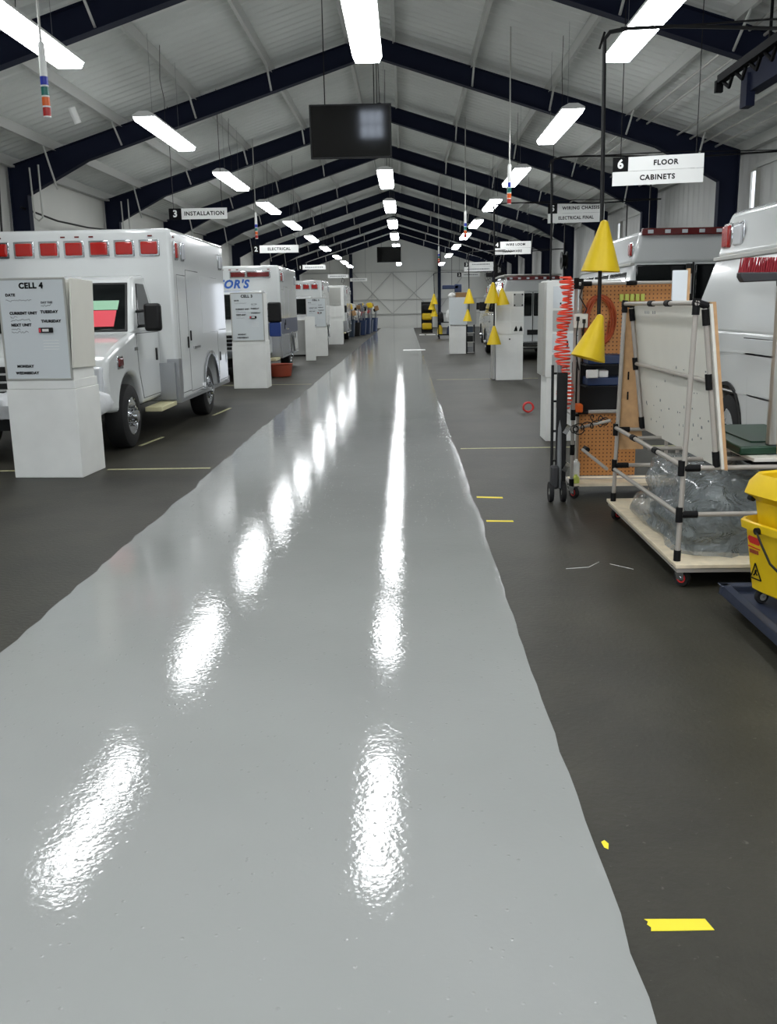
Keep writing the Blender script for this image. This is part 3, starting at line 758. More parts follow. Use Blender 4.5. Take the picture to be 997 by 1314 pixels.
# sheets resting in the first windscreen
def sheet(name, m, x0, x1, s0, s1, lab):
    o = Vector((-4.37, 11.45+.26, 1.38)); d = Vector((0, .58, .67)).normalized(); nr = Vector((0, -.67, .58)).normalized(); mb = MB()
    n = 0
    for off in (.014, .017):
        for xx, ss in ((x0, s0), (x1, s0), (x1, s1), (x0, s1)): mb.v.append(o+d*ss+nr*off+Vector((xx, 0, 0)))
    mb.f = [[0, 1, 2, 3], [7, 6, 5, 4], [0, 4, 5, 1], [1, 5, 6, 2], [2, 6, 7, 3], [3, 7, 4, 0]]
    tag(mb.build(name, m), lab, 'paper')
sheet('paper_sheet', 'paper_red', .1, .75, .10, .36, 'red paper sheet across the lower windscreen of the nearest ambulance')
sheet('paper_sheet', 'paper_green', .3, .76, .37, .52, 'pale green paper above the red sheet in the windscreen')
cr = thing('drain_pan', 'rust red pan lying on the floor under the second ambulance', 'pan', (-3.08, 23.2, 0))
MB().lathe([(.25, .02), (.29, .30), (.31, .32), (.27, .30), (.23, .04)], seg=28, close=True).build('wall', 'rust', cr); MB().lathe([(0, .02), (.24, .02)], seg=28).build('bottom', 'rust', cr)

# ------------------------------------------------------------------ vans on the right
def van(loc, label, L=5.7, top=2.62, drip=2.2, side_win=True, rear_glass=True, bar=True, corner_red=True, rack=False, yf=None, ws=None, cap_front=None, mirrors=True):
    t = thing('van', label, 'van', loc, 0, 'white vans in the right bays')
    yf = yf or L-.95; yr = 1.25; ra = .47
    ws = ws or [(L-1.75, drip), (L-.72, 1.6), (L-.55, 1.33)]; cap_front = cap_front or [(L-2.5, top), (L-2.2, top-.05), (L-1.8, drip-.01)]; wy = ws[0][0]
    bot = .36
    lower = [(0, bot), (yr-ra, bot)]+arc(yr, .38, ra, 180, 0, 14)[0:15]+[(yf-ra, bot)]+arc(yf, .38, ra, 180, 0, 14)+[(L-.05, bot), (L, .75), (L-.06, 1.05), (L-.4, 1.26), (L-.5, 1.35), (0.02, 1.35)]
    lower = [p for i, p in enumerate(lower)]
    MB().prism(lower, 'x', -1.0, 1.0).build('lower_body', 'white_paint', t, .05, 3)
    MB().span(-.8, .8, .6, L-.4, .3, .95).build('underbody', 'black', t)
    X1 = lambda p: .995-.12*(p[1]-1.33)
    gh = [(.02, 1.33), (.05, drip)]+ws
    MB().prism(gh, 'x', lambda p: -X1(p), lambda p: X1(p)).build('upper_body', 'white_paint', t, .04, 3)
    X2 = lambda p: .90-.25*(p[1]-drip)
    cap = [(.04, drip-.01), (.06, top-.05), (.16, top)]+cap_front
    MB().prism(cap, 'x', lambda p: -X2(p), lambda p: X2(p)).build('raised_roof', 'white_paint', t, .06, 4)
    for s in (-1, 1):
        MB().span(s*(X1((0, drip))-.03), s*(X1((0, drip))+.03), .05, wy, drip-.035, drip+.005).build('drip_rail', 'galv', t, .005)
        wheel(t, s*.87, yr, .37, s, .24); wheel(t, s*.87, yf, .37, s, .24)
        MB().prism(arc(yf, .38, ra+.015, 180, 0, 16)+arc(yf, .38, ra-.02, 0, 180, 16), 'x', s*.985, s*1.012).build('arch_lip', 'black', t)
        fx = lambda p, s=s: s*X1(p)
        if side_win:
            for a, b in ((.35, 1.5), (1.65, 2.75), (2.9, L-1.75)):
                MB().prism([(a, 1.42), (b+(.5 if b > 3 else 0), 1.42), (b, drip-.12), (a, drip-.12)], 'x', lambda p: s*(X1(p)-.01), lambda p: s*(X1(p)+.008)).build('side_window', 'dark_glass', t, .02)
        dr = panel(t, 'front_door', [(yf-1.8, .5), (yf-.62, .5), (yf-.55, .95), (yf-.4, 1.3), (yf-1.8, 1.3)], s*1.0, s)
        MB().span(s*1.0, s*1.02, yf-1.74, yf-1.6, 1.08, 1.12).build('door_handle', 'black', dr)
        for z in (.78, 1.16): MB().span(s*.998, s*1.006, .05, L-1.2, z-.008, z+.008).build('side_molding', 'white_paint', t)
        if mirrors:
            mi = MB().span(s*1.05, s*1.24, L-1.42, L-1.28, 1.45, 1.75).build('mirror', 'black', t, .03)
            MB().tube([(s*.93, L-1.25, 1.5), (s*1.1, L-1.35, 1.52)], .02, 6).build('mirror_arm', 'black', mi)
        MB().span(s*.86, s*1.0, -.012, .03, .85, 1.25).build('tail_light', 'dark_red_lens', t, .01)
        if corner_red:
            w1 = warn(t, (s*(X2((0, drip+.18))+.0), cap_front[0][0]-.13, drip+.2), .2, .22, 'x+' if s > 0 else 'x-', 'red_lens', .05)
            warn(t, (s*(X2((0, drip+.18))+.0), cap_front[0][0]-.45, drip+.2), .22, .2, 'x+' if s > 0 else 'x-', 'clear_lens', .04)
            warn(t, (s*(X2((0, drip+.18))), .25, drip+.2), .16, .18, 'x+' if s > 0 else 'x-', 'red_lens', .05)
    if rear_glass:
        for s in (-1, 1): MB().span(s*.03, s*.84, .0, .06, 1.3, drip-.03).build('rear_window', 'dark_glass', t, .02)
    MB().span(-.01, .01, -.004, .03, .5, drip).build('door_seam', 'black', t)
    MB().span(-.98, .98, -.22, .0, .42, .56).build('rear_bumper', 'chrome', t, .03)
    MB().span(-.16, .16, -.01, .02, .75, .9).build('plate_recess', 'black', t)
    if bar:
        b = MB().span(-.78, .78, -.03, .05, top-.07, top+.03).build('light_bar', 'dark_red_lens', t, .01)
        for k in range(6): MB().span(-.7+k*.25, -.62+k*.25, -.036, -.02, top-.045, top+.005).build('clear_segment', 'clear_lens', b)
    MB().span(-.95, .95, L-.02, L+.1, .42, .65).build('front_bumper', 'black', t, .03)
    for s in (-1, 1): MB().span(s*.6, s*.95, L-.08, L+.01, .8, 1.05).build('headlight', 'clear_lens', t, .02)
    MB().span(-.55, .55, L-.05, L+.02, .72, 1.0).build('grille', 'black', t, .02)
    a, b = Vector((ws[0][0], ws[0][1])), Vector((ws[-1][0], ws[-1][1]))
    q = ws[1] if len(ws) > 2 else ws[-1]
    MB().prism([(wy+.04, drip-.03), (wy+.02, drip-.06), (q[0]-.03, q[1]), (q[0]+.012, q[1])], 'x', -.82, .82).build('windshield', 'dark_glass', t)
    if rack:
        MB().span(-.85, .85, .1, L-2.6, top+.06, top+.1).build('roof_rack', 'galv', t, .01)
        for yy in (.4, 1.6): MB().span(-.8, .8, yy, yy+.06, top-.02, top+.07).build('rack_foot', 'galv', t)
    return t
van((4.2, 5.3, 0), 'nearest white van with a windowless side behind the A-frame cart', 6.0, 2.55, 2.09, side_win=False, mirrors=False, yf=4.15,
    ws=[(5.0, 2.09), (5.32, 1.66), (5.6, 1.33)], cap_front=[(4.9, 2.55), (4.97, 2.5), (5.02, 2.08)])
van((4.28, 14.4, 0), 'white van with dark rear glass and a dark red light bar on its roof edge', 5.9, 2.68, 2.22)
van((3.8, 28.6, 0), 'white van with a roof rack behind the kiosk with part photos', 5.9, 2.42, 2.0, rack=True)
van((4.35, 37.0, 0), 'farthest white van with rows of dark side windows, right bays', 6.4, 2.5, 2.05)

# ------------------------------------------------------------------ kiosks on the right
def paper_block(t, items, y, name='notice'):
    for (x0, x1, z0, z1, m) in items: MB().span(x0, x1, y-.004, y, z0, z1).build(name if m != 'black' else 'printed_chart', m, t)
k5 = thing('parts_kiosk', 'white panelled kiosk with charts behind the red coiled hose', 'kiosk', (2.12, 11.62, 0))
MB().span(-.42, .45, -.17, .3, 0, .78).build('plinth', 'white_panel', k5, .006)
MB().span(-.44, .45, -.18, .3, .78, 1.92).build('column', 'white_panel', k5, .006)
MB().span(-.47, -.44, -.18, .3, .8, 1.9).build('side_frame', 'galv', k5)
MB().span(-.3, .1, -.34, -.18, .50, .515).build('document_tray', 'white_panel', k5)
for z0, z1, lab in ((1.6, 1.85, 0), (1.33, 1.57, 1), (1.08, 1.3, 2), (.83, 1.05, 3)):
    p = MB().span(-.36, .3, -.186, -.18, z0, z1).build('notice', 'wall_metal' if lab % 2 else 'white_board', k5)
    MB().span(-.1, .2, -.189, -.186, z1-.035, z1-.022).build('heading_line', 'ink_grey', p)
    m = MB(); rr = random.Random(int(z0*100)+5)
    for k in range(4):
        xx = -.28+k*.09; hh = rr.uniform(.02, .1); m.span(xx, xx+.018, -.189, -.186, z0+.04, z0+.04+hh)
    m.build('printed_chart', 'ink_grey' if lab % 2 else 'ink', p)
k6 = thing('parts_kiosk', 'white kiosk of notices with two dark part photos on its front', 'kiosk', (2.3, 21.35, 0))
MB().span(-.3, .3, -.25, .25, 0, 1.0).build('plinth', 'white_panel', k6, .006)
MB().span(-.31, .31, -.26, .25, 1.0, 1.93).build('column', 'white_panel', k6, .006)
MB().span(-.37, -.31, -.2, .25, .02, 1.0).build('side_strip', 'galv', k6)
for x0, x1, z0, z1 in ((-.28, .05, 1.62, 1.9), (.08, .29, 1.6, 1.88), (-.28, 0, 1.3, 1.58), (.03, .29, 1.3, 1.57), (-.28, .0, 1.03, 1.26), (.03, .29, 1.03, 1.27)):
    MB().span(x0, x1, -.266, -.26, z0, z1).build('notice', 'paper' if x0 < .05 else 'wall_metal', k6)
ph = MB(); ph.prism([(.09, 1.07), (.17, 1.07), (.165, 1.13), (.14, 1.19), (.11, 1.13)], 'y', -.27, -.265); ph.prism([(.2, 1.07), (.28, 1.07), (.275, 1.13), (.25, 1.19), (.22, 1.13)], 'y', -.27, -.265)
ph.build('part_photo', 'ink', k6)
kn = MB()
for x, z in ((.1, 1.86), (.27, 1.86), (.1, 1.63), (.27, 1.63), (0, .9)): kn.lathe([(.018, -.28), (.018, -.262)], (x, 0, z), 'y', 10)
kn.build('screw_knob', 'ink', k6)
k7 = thing('parts_kiosk', 'far white kiosk with a blank board and a dark shelf at its side', 'kiosk', (1.82, 33.2, 0))
MB().span(-.29, .27, -.2, .3, 0, .98).build('plinth', 'white_panel', k7, .006)
MB().span(-.3, .29, -.23, .28, 1.0, 1.9).build('column', 'white_panel', k7, .006)
MB().span(-.31, .28, -.26, -.23, 1.0, 1.92).build('blank_board', 'white_board', k7, .004)
sh = thing('shelf_unit', 'dark open shelf full of small items beside the far kiosk', 'shelf', (2.25, 33.3, 0))
for z in (.02, .38, .7, .98): MB().span(-.12, .14, -.25, .25, z, z+.025).build('shelf_board', 'galv', sh)
for x in (-.12, .14): MB().span(x-.012, x+.012, -.25, .25, 0, 1.0).build('side_panel', 'black', sh)
rr = random.Random(9)
for k, (z, m, nme) in enumerate(((.045, 'grey_plastic', 'grey box on the bottom board'), (.405, 'black', 'black box on the middle board'), (.725, 'bin_blue', 'dark blue box on the upper board'))):
    tag(MB().span(2.15, 2.34, 33.12, 33.4, z, z+.2).build('storage_box', m, None, .01), nme+' of the dark shelf by the far kiosk', 'box', 'boxes on the far shelf')
tag(MB().span(2.28, 2.6, 33.0, 33.04, 1.02, 1.9).build('backing_panel', 'wall_metal', loc=(-.12, .45, -.02)), 'grey upright panel behind the dark shelf at the far kiosk', 'panel')
tag(MB().span(1.75, 2.2, 33.0, 33.4, 1.915, 2.08).build('cardboard_box', 'card', None, .01), 'brown cardboard box lying on top of the far kiosk', 'box')
tag(MB().lathe([(0, 0), (.12, .01), (.14, .06), (.08, .14), (0, .17)], (1.62, 33.2, 1.92), 'z', 14).build('plastic_bag', 'paper'), 'crumpled white bag beside the cardboard box on the far kiosk', 'bag')
bl = thing('hanging_tool', 'blue tool balancer hung above the far kiosk', 'tool', (1.75, 36.0, 2.25))
MB().span(-.36, .25, -.1, .1, 0, .14).span(.1, .36, -.1, .1, -.12, .17).build('body', 'blue_plastic', bl, .02); MB().tube([(0, 0, .1), (0, 0, rt(1.75)-2.25+.215)], .008, 6).build('hanger_cable', 'black', bl)
fan = thing('wall_fan', 'round black fan behind the sign with two faded lines', 'fan', (4.05, 43, 2.95))
fg = MB()
for k in range(5): fg.lathe([(.1+.1*k, -.02), (.108+.1*k, -.02), (.108+.1*k, .0), (.1+.1*k, .0)], (0, 0, 0), 'y', 24, close=True)
for k in range(12): th = pi*k/6; fg.tube([(0, -.03, 0), (.5*cos(th), -.01, .5*sin(th))], .008, 5)
fg.build('guard', 'black', fan); MB().lathe([(.12, -.02), (.14, .3), (0, .32)], (0, 0, 0), 'y', 16).build('motor', 'black', fan)
fb = MB()
for k in range(4):
    th = pi*k/2; fb.box((.24*cos(th), .05, .24*sin(th)), (.4, .02, .2), Matrix.Rotation(-th, 3, 'Y') @ Matrix.Rotation(R(25), 3, 'X'))
fb.build('blade', 'black', fan); MB().tube([(0, .2, .1), (.5, .2, 1.5)], .03, 6).build('bracket', 'black', fan)

# ------------------------------------------------------------------ A-frame cart
def pipes(mb, segs, r=.0145):
    for a, b in segs: mb.tube([a, b], r, 10)
    return mb
def joints(parent, pts, r=.021, ln=.09):
    for p, d in pts:
        dv = Vector(d).normalized()*ln/2; MB().tube([Vector(p)-dv, Vector(p)+dv], r, 10).build('tube_joint', 'joint', parent)
def caster(parent, x, y, z, rz=0, red=True):
    c = MB().lathe([(.014, -.012), (.048, -.016), (.052, -.008), (.052, .008), (.048, .016), (.014, .012)], (0, 0, 0), 'x', 20, close=True).build('caster_wheel', 'rubber', parent, loc=(x, y, .053), rot=(0, 0, rz))
    f = MB(); f.prism([(-.025, -.01), (.02, -.01), (.05, z-.06), (-.02, z-.06)], 'x', -.026, -.02); f.prism([(-.025, -.01), (.02, -.01), (.05, z-.06), (-.02, z-.06)], 'x', .02, .026)
    f.box((0, .015, z-.058), (.07, .08, .008)); f.tube([(-.03, 0, 0), (.03, 0, 0)], .01, 8)
    f.build('caster_fork', 'chrome', c)
    MB().lathe([(.022, -.0175), (.03, -.017), (.03, .017), (.022, .0175)], (0, 0, 0), 'x', 16, close=True).build('caster_hub', 'red_plastic' if red else 'galv', c)
AN, AF, AX = 5.38, 7.12, 1.59
ac = thing('display_cart', 'A-frame cart of grey tubes with white panels over a plywood deck on casters', 'cart', (AX, (AN+AF)/2, 0))
hy = (AF-AN)/2
MB().span(-.03, .86, -hy-.09, hy+.1, .125, .15).build('deck', 'plywood', ac, .004)
MB().span(-.02, .85, -hy-.08, hy+.09, .10, .125).build('deck_frame', 'pipe', ac)
for nme, yy in (('near', -hy), ('far', hy)):
    MB().tube([(0, yy, .15), (.035, yy, 1.64)], .0155, 12).build('upright', 'pipe', ac)
    MB().tube([(.085, yy, 1.61), (.20, yy, .71)], .0155, 12).build('brace_leg', 'pipe', ac)
    MB().tube([(.01, yy, .705), (.92, yy, .705)], .0145, 12).build('shelf_rail', 'pipe', ac)
    MB().tube([(.01, yy, .43), (.92, yy, .43)], .0145, 12).build('lower_rail', 'pipe', ac)
    MB().tube([(.86, yy, .15), (.86, yy, .72)], .0155, 12).build('rear_upright', 'pipe', ac)
MB().tube([(.035, -hy-.02, 1.64), (.035, hy+.02, 1.64)], .0145, 12).build('top_rail', 'pipe', ac)
MB().tube([(.0, -hy, .72), (.0, hy, .72)], .0145, 12).build('side_rail', 'pipe', ac)
MB().tube([(.0, -hy, .43), (.0, hy, .40)], .0145, 12).build('side_rail', 'pipe', ac)
MB().tube([(.135, -hy, 1.2), (.135, hy, 1.2)], .0145, 12).build('panel_rail', 'pipe', ac)
for yy in (-.55, -.1, .4): MB().tube([(0, yy, .705), (.9, yy, .705)], .013, 10).build('cross_rail', 'pipe', ac)
for yy in (-hy, hy):
    joints(ac, [((.035, yy, 1.62), (.02, 0, 1)), ((.06, yy, 1.635), (1, 0, -.3)), ((.092, yy, 1.56), (-.12, 0, 1)), ((.195, yy, .755), (-.12, 0, 1)), ((0.0, yy, .705), (0, 0, 1)), ((.06, yy, .705), (1, 0, 0)),
                ((0, yy, .43), (0, 0, 1)), ((.06, yy, .43), (1, 0, 0)), ((.13, yy, 1.2), (-.12, 0, 1)), ((0, yy, .17), (0, 0, 1))])
joints(ac, [((0, -.3, .72), (0, 1, 0)), ((0, .3, .72), (0, 1, 0)), ((.035, .1, 1.64), (0, 1, 0)), ((.035, -.3, 1.64), (0, 1, 0))])
# two stacked white panels leaning on the far side of the brace legs
def lean(p): return .105+(1.61-p[1])*(.20-.085)/(1.61-.71)
MB().prism([(-hy-.03, .70), (hy+.05, .70), (hy+.05, 1.635), (-hy-.03, 1.635)], 'x', lean, lambda p: lean(p)+.016).build('display_panel', 'panel_white', ac)
MB().prism([(-hy-.032, .695), (hy+.052, .695), (hy+.052, 1.645), (-hy-.032, 1.645)], 'x', lambda p: lean(p)+.0165, lambda p: lean(p)+.034).build('panel_backing', 'ply_edge', ac)
sc = MB(); rr = random.Random(11)
for k in range(34):
    yy = rr.uniform(-hy, hy-.1); zz = rr.choice([rr.uniform(.78, 1.0), rr.uniform(1.05, 1.25)]); p = (yy, zz)
    sc.box((lean(p)-.001, yy, zz), (.003, rr.uniform(.004, .02), rr.uniform(.004, .02)))
for k in range(5): sc.box((lean((0, 1.58))-.001, .55-k*.05-(.06 if k > 2 else 0), 1.58), (.003, .012, .02))
sc.build('scuff_marks', 'ink_grey', ac)
# end panel of brown hardboard between the far legs
ep = MB().prism([(.02, .55), (.22, .55), (.09, 1.6), (.04, 1.6)], 'y', hy+.02, hy+.03).build('end_panel', 'ply_edge', ac)
for z in (.93, 1.08): MB().span(.08, .09, hy+.012, hy+.021, z, z+.06).build('slot', 'ink', ep)
for x, yy in ((.03, -hy-.02), (.03, hy-.0), (.8, -hy), (.8, hy)): caster(ac, x, yy, .13, R(40 if yy < 0 else -50))
# on the shelf rails: white board, green mat; small board on the top rail
tag(MB().box((2.28, 6.05, .7345), (.5, 1.2, .022)).build('shelf_board', 'panel_white', None, .003), 'white board lying on the shelf rails of the A-frame cart', 'board')
gm = MB().prism([(1.98, 5.55), (2.52, 5.6), (2.52, 6.6), (2.02, 6.6)], 'z', .747, .80)
gmo = tag(gm.build('green_case', 'green_mat', None, .012), 'dark green flat case lying on the white shelf board', 'case')
MB().prism([(2.1, 5.72), (2.42, 5.72), (2.42, 6.45), (2.1, 6.45)], 'z', .80, .808).build('lid_panel', 'green_mat', gmo, .003)
sb = thing('small_board', 'small white board with a wooden edge standing on the A-frame top rail', 'board', (AX+.115, 5.95, 1.647))
MB().span(-.062, .03, -.008, .008, 0, .19).build('face', 'white_board', sb, .003); MB().span(.03, .045, -.01, .03, -.01, .2).build('wooden_edge', 'ply_edge', sb)
pp = thing('stub_pipe', 'short grey tube with black ends beside the small white board', 'tube', (AX+.165, 5.99, 1.647))
MB().tube([(0, 0, 0), (0, 0, .2)], .0155, 12).build('tube', 'pipe', pp); joints(pp, [((0, 0, .02), (0, 0, 1)), ((0, 0, .2), (0, 0, 1))], .02, .06)

# plastic wrapped bundle on the deck
def lump(c, d, seed, amp, nu=40, nv=26, top=.75):
    def fn(u, v):
        th = 2*pi*u; ph = v*pi/2*1.0
        cx, sy = cos(th), sin(th)
        sq = (abs(cx)**5+abs(sy)**5)**(-1/5)
        prof = max(0., 1-v**3.2)**.5
        x, yy, z = cx*sq*prof, sy*sq*prof, v
        nn = noise.noise(Vector((cx*1.6+seed, sy*1.6, v*3)))*amp+noise.noise(Vector((cx*4+seed, sy*4, v*8)))*amp*.45
        return (c[0]+x*d[0]/2*(1+nn), c[1]+yy*d[1]/2*(1+nn), c[2]+z*d[2]*(1+nn*.7))
    return MB().grid(fn, nu, nv)
tag(lump((1.99, 6.05, .1515), (.76, 1.2, .52), 3.1, .2).build('plastic_wrap', 'clear_film'), 'crinkled clear plastic wrap over the dark bundle on the cart deck', 'wrap')
bd = thing('foam_bundle', 'dark grey bundle under clear plastic on the plywood deck', 'bundle', (2.0, 6.05, .1515))
lump((0, 0, 0), (.66, 1.0, .22), 8, .1).build('lower_slab', 'bundle', bd)
lump((.08, .0, .2), (.46, .8, .27), 5, .12).build('upper_slab', 'bundle', bd)

# broom and the grey post by it
br = thing('push_broom', 'red bristled push broom standing head up beside the near van', 'broom', (2.10, 5.5, .76))
MB().prism([(-.21, 1.02), (-.19, .99), (.25, 1.0), (.25, 1.04), (-.21, 1.045)], 'y', -.035, .035).build('block', 'broom_grey', br, .006)
bb = MB(); rr = random.Random(6)
for k in range(34):
    for j in range(4):
        x = -.2+k*.0132; yy = -.026+j*.017
        bb.tube([(x, yy, 1.04), (x+rr.uniform(-.008, .008)+.012, yy+rr.uniform(-.006, .006), 1.125)], .0055, 5, .003)
bb.build('bristles', 'red_bristle', br)
MB().tube([(.03, 0, 1.0), (.1, .02, 0.0)], .0125, 10).build('handle', 'ply_edge', br); MB().lathe([(.02, -.035), (.024, 0)], (.03, 0, 1.0), 'z', 12).build('socket', 'broom_grey', br)
po = thing('tool_post', 'upright grey post with a dark blue foot right of the near van', 'post', (2.2, 5.62, .70))
MB().span(-.035, .05, -.03, .03, .1, 1.07).build('post', 'galv', po, .006); MB().span(-.05, .06, -.045, .045, 0, .1).build('foot', 'dolly_blue', po, .006)
MB().span(.03, .05, .03, .06, .15, .35).span(.055, .3, -.012, .012, .1, .35).build('wooden_panel', 'ply_edge', po)

# ------------------------------------------------------------------ pegboard work cart
pc = thing('pegboard_cart', 'tube-framed work cart with brown pegboards and cluttered shelves', 'cart', (1.42, 8.0, 0))
for x, yy in ((0, 0), (.09, .28), (.9, 0), (.9, .35)): MB().tube([(x, yy, .1), (x, yy, 1.81)], .0155, 10).build('upright', 'pipe', pc)
for z in (.12, .72, 1.81):
    MB().tube([(0, 0, z), (0, .3, z)], .014, 8).build('end_rail', 'pipe', pc)
    MB().tube([(.06, .2, z), (.92, .2, z)], .014, 8).build('long_rail', 'pipe', pc)
MB().tube([(.03, .02, .6), (.30, -.1, .68)], .0135, 8).build('slanted_rail', 'pipe', pc)
MB().tube([(.09, .0, .42), (.14, -.75, .38)], .0135, 8).build('push_rail', 'pipe', pc)
joints(pc, [((0, 0, z), (0, 0, 1)) for z in (.12, .42, .72, 1.81)]+[((.09, .28, z), (0, 0, 1)) for z in (.12, .72, 1.81)]+[((.12, .2, z), (1, 0, 0)) for z in (.72, 1.81)]+[((.5, .2, 1.81), (1, 0, 0)), ((.12, -.0, .425), (.1, -1, 0))])
MB().span(.1, .6, .24, .25, .15, .72).build('pegboard', 'pegboard', pc); MB().span(.08, .9, .30, .31, 1.15, 1.80).build('pegboard', 'pegboard', pc)
MB().span(.02, .9, -.02, .34, .1, .125).build('deck', 'plywood', pc)
for z in (.95, 1.13): MB().span(.1, .85, .0, .3, z, z+.012).build('shelf_board', 'black', pc)
for x, yy in ((0.02, -.03), (.06, .3), (.85, 0), (.85, .3)): caster(pc, x, yy, .11, R(30))
MB().span(.03, .88, .27, .29, .73, 1.15).build('back_panel', 'black', pc)
ob = MB().span(-.03, .085, -.10, -.05, 1.45, 1.565).build('outlet_box', 'outlet', pc, .006)
for px_, pz_ in ((.0, 1.525), (.05, 1.505)): MB().box((px_, -.115, pz_), (.022, .03, .034)).build('plug', 'black', ob)
MB().tube([(0, -.125, 1.51), (-.01, -.12, 1.4), (.01, -.05, 1.2), (.04, 0, 1.1)], .006, 6).build('power_cord', 'black', pc); MB().tube([(.05, -.125, 1.49), (.04, -.12, 1.35), (.06, -.03, 1.15)], .006, 6).build('power_cord', 'black', pc)
# clutter on the shelves
for x0, x1, y0, y1, z0, z1, m, nm, lab in (
        (.12, .42, .02, .26, 1.143, 1.22, 'blue_plastic', 'blue_bin', 'blue bin on the upper shelf of the pegboard cart'),
        (.12, .45, .02, .26, .963, 1.03, 'blue_plastic', 'blue_bin', 'blue bin on the lower shelf of the pegboard cart'),
        (.1, .2, -.02, .01, 1.03, 1.1, 'paper', 'parts_box', 'white carton perched at the front of the pegboard cart'),
        (.22, .3, .05, .2, 1.03, 1.09, 'paper', 'parts_box', 'white carton beside the blue bin on the pegboard cart')):
    tag(MB().span(1.42+x0, 1.42+x1, 8.0+y0, 8.0+y1, z0, z1).build(nm, m, None, .008), lab, 'box')
for z0, z1, m, nm, lab in ((.126, .2, 'lime', 'spray_can', 'lime green can on the deck of the pegboard cart'), (.126, .32, 'paper', 'solvent_bottle', 'white bottle on the deck of the pegboard cart')):
    x = 1.46 if nm == 'spray_can' else 1.475; yy = 8.02 if nm == 'spray_can' else 8.1
    tag(MB().lathe([(0, z0), (.032, z0), (.034, z1-.04), (.026, z1-.02), (.012, z1-.01), (.012, z1), (0, z1)], (x, yy, 0), 'z', 14).build(nm, m), lab, 'bottle')
tag(MB().span(-.02, .06, -.02, .1, 0, .07).build('orange_clamp', 'tower_orange', None, .01, loc=(1.45, 8.05, .735)), 'orange clamp on the mid rail of the pegboard cart', 'tool')
for k in range(5): 
    tag(MB().span(-.016, .016, -.012, .012, 0, .06).build('label_tag', 'lime', None, .003, loc=(1.86+k*.045, 8.285, 1.66)), '%s pale green tag pinned along the top of the pegboard, from the hose' % ORD[k], 'tag', 'green tags on the pegboard')
# red coiled air hose
pts = []
for i in range(900):
    u = i/899; z = 1.86-1.07*(u**1.15); rr_ = .042+.016*u+.012*sin(u*23)
    th = u*2*pi*38; pts.append((1.315+.02*sin(u*9)+cos(th)*rr_, 7.92+sin(th)*rr_, z+.006*sin(th*.5)))
tag(MB().tube(pts, .0075, 6).build('coiled_hose', 'red_hose'), 'bright red coiled air hose hanging at the pegboard cart', 'hose')
# orange cord hank
pts = []
for i in range(260):
    u = i/259; th = u*2*pi*7; pts.append((1.67+cos(th)*(.115+.012*sin(u*17))+.02*sin(u*5), 8.26+.012*sin(th*3+u*9)-.0, 1.5+sin(th)*(.2+.015*cos(u*13))))
tag(MB().tube(pts, .0065, 6).build('cord_hank', 'orange_cord'), 'orange brown cord hank hung on the upper pegboard', 'cord')
pts = [(1.55+.13*sin(u*.9)+.03*cos(u*9), 7.94, .70-.018*u+.03*sin(u*9)) for u in [i*.06 for i in range(110)]]
tag(MB().tube(pts, .005, 6).build('coiled_lead', 'black'), 'black curly lead looped in front of the lower pegboard', 'cord')
tag(MB().tube([(1.47, 7.96, 1.8), (1.44, 7.94, 1.7), (1.5, 7.94, 1.6), (1.46, 7.94, 1.52)], .006, 6).build('black_lead', 'black'), 'black lead hanging from the top rail of the pegboard cart', 'cord')
# folded hand truck
ht = thing('hand_truck', 'folded black hand truck leaning beside the red coiled hose', 'hand truck', (1.25, 7.82, 0))
for x in (-.03, .035): MB().tube([(x, 0, .12), (x*.9, .08, 1.15)], .012 if x < 0 else .02, 8).build('rail', 'black' if x < 0 else 'grey_plastic', ht)
MB().box((.05, .05, .60), (.085, .05, .98)).build('folding_panel', 'black', ht, .006)
for z in (.35, .6, .85, 1.08): MB().tube([(-.03, .02+z*.06, z), (.06, .02+z*.06, z)], .01, 6).build('cross_bar', 'black', ht)
MB().box((-.01, -.02, .22), (.07, .08, .2)).build('wheel_guard', 'broom_grey', ht, .02)
for x in (-.035, .07): 
    w_ = MB().lathe([(.03, -.015), (.085, -.018), (.09, 0), (.085, .018), (.03, .015)], (0, 0, 0), 'x', 20, close=True).build('wheel', 'rubber', ht, loc=(x, .0, .09)); MB().lathe([(.02, -.014), (.035, -.012), (.035, .012), (.02, .014)], (0, 0, 0), 'x', 12, close=True).build('hub', 'galv', w_)
for z in (.3, .62): MB().box((.09, .0, z), (.04, .03, .08), Matrix.Rotation(R(30), 3, 'Y')).build('latch', 'chrome', ht)

# small floor things
tag(MB().tube([(1.88+.075*cos(a)*(1+.06*sin(3.3*a)), 14.5+.02*sin(.7*a), .095+.072*sin(a)*(1+.06*cos(2.7*a))) for a in [i*.25 for i in range(76)]], .013, 6).build('hose_ring', 'red_plastic'), 'small red hose ring on the concrete by the chart kiosk', 'hose')
def tape(name, pts, lab): tag(MB().prism(pts, 'z', .0004, .0016).build(name, 'yellow_tape'), lab, 'tape', 'yellow tape strips on the floor')
tape('floor_tape', [(.632, 2.272), (.64, 2.262), (.634, 2.25), (.642, 2.238), (.638, 2.222), (.808, 2.225), (.797, 2.272)], 'wide torn yellow tape strip on the concrete nearest the viewer')
tape('floor_tape', [(.592, 2.65), (.604, 2.66), (.613, 2.64), (.606, 2.61), (.595, 2.62)], 'tiny yellow tape scrap at the walkway edge')
tape('floor_tape', [(.612, 7.11), (.82, 7.09), (.82, 7.14), (.612, 7.16)], 'thin yellow tape strip beside the walkway, nearer of the pair')
tape('floor_tape', [(.606, 8.04), (.83, 8.0), (.83, 8.06), (.606, 8.1)], 'thin yellow tape strip beside the walkway, farther of the pair')
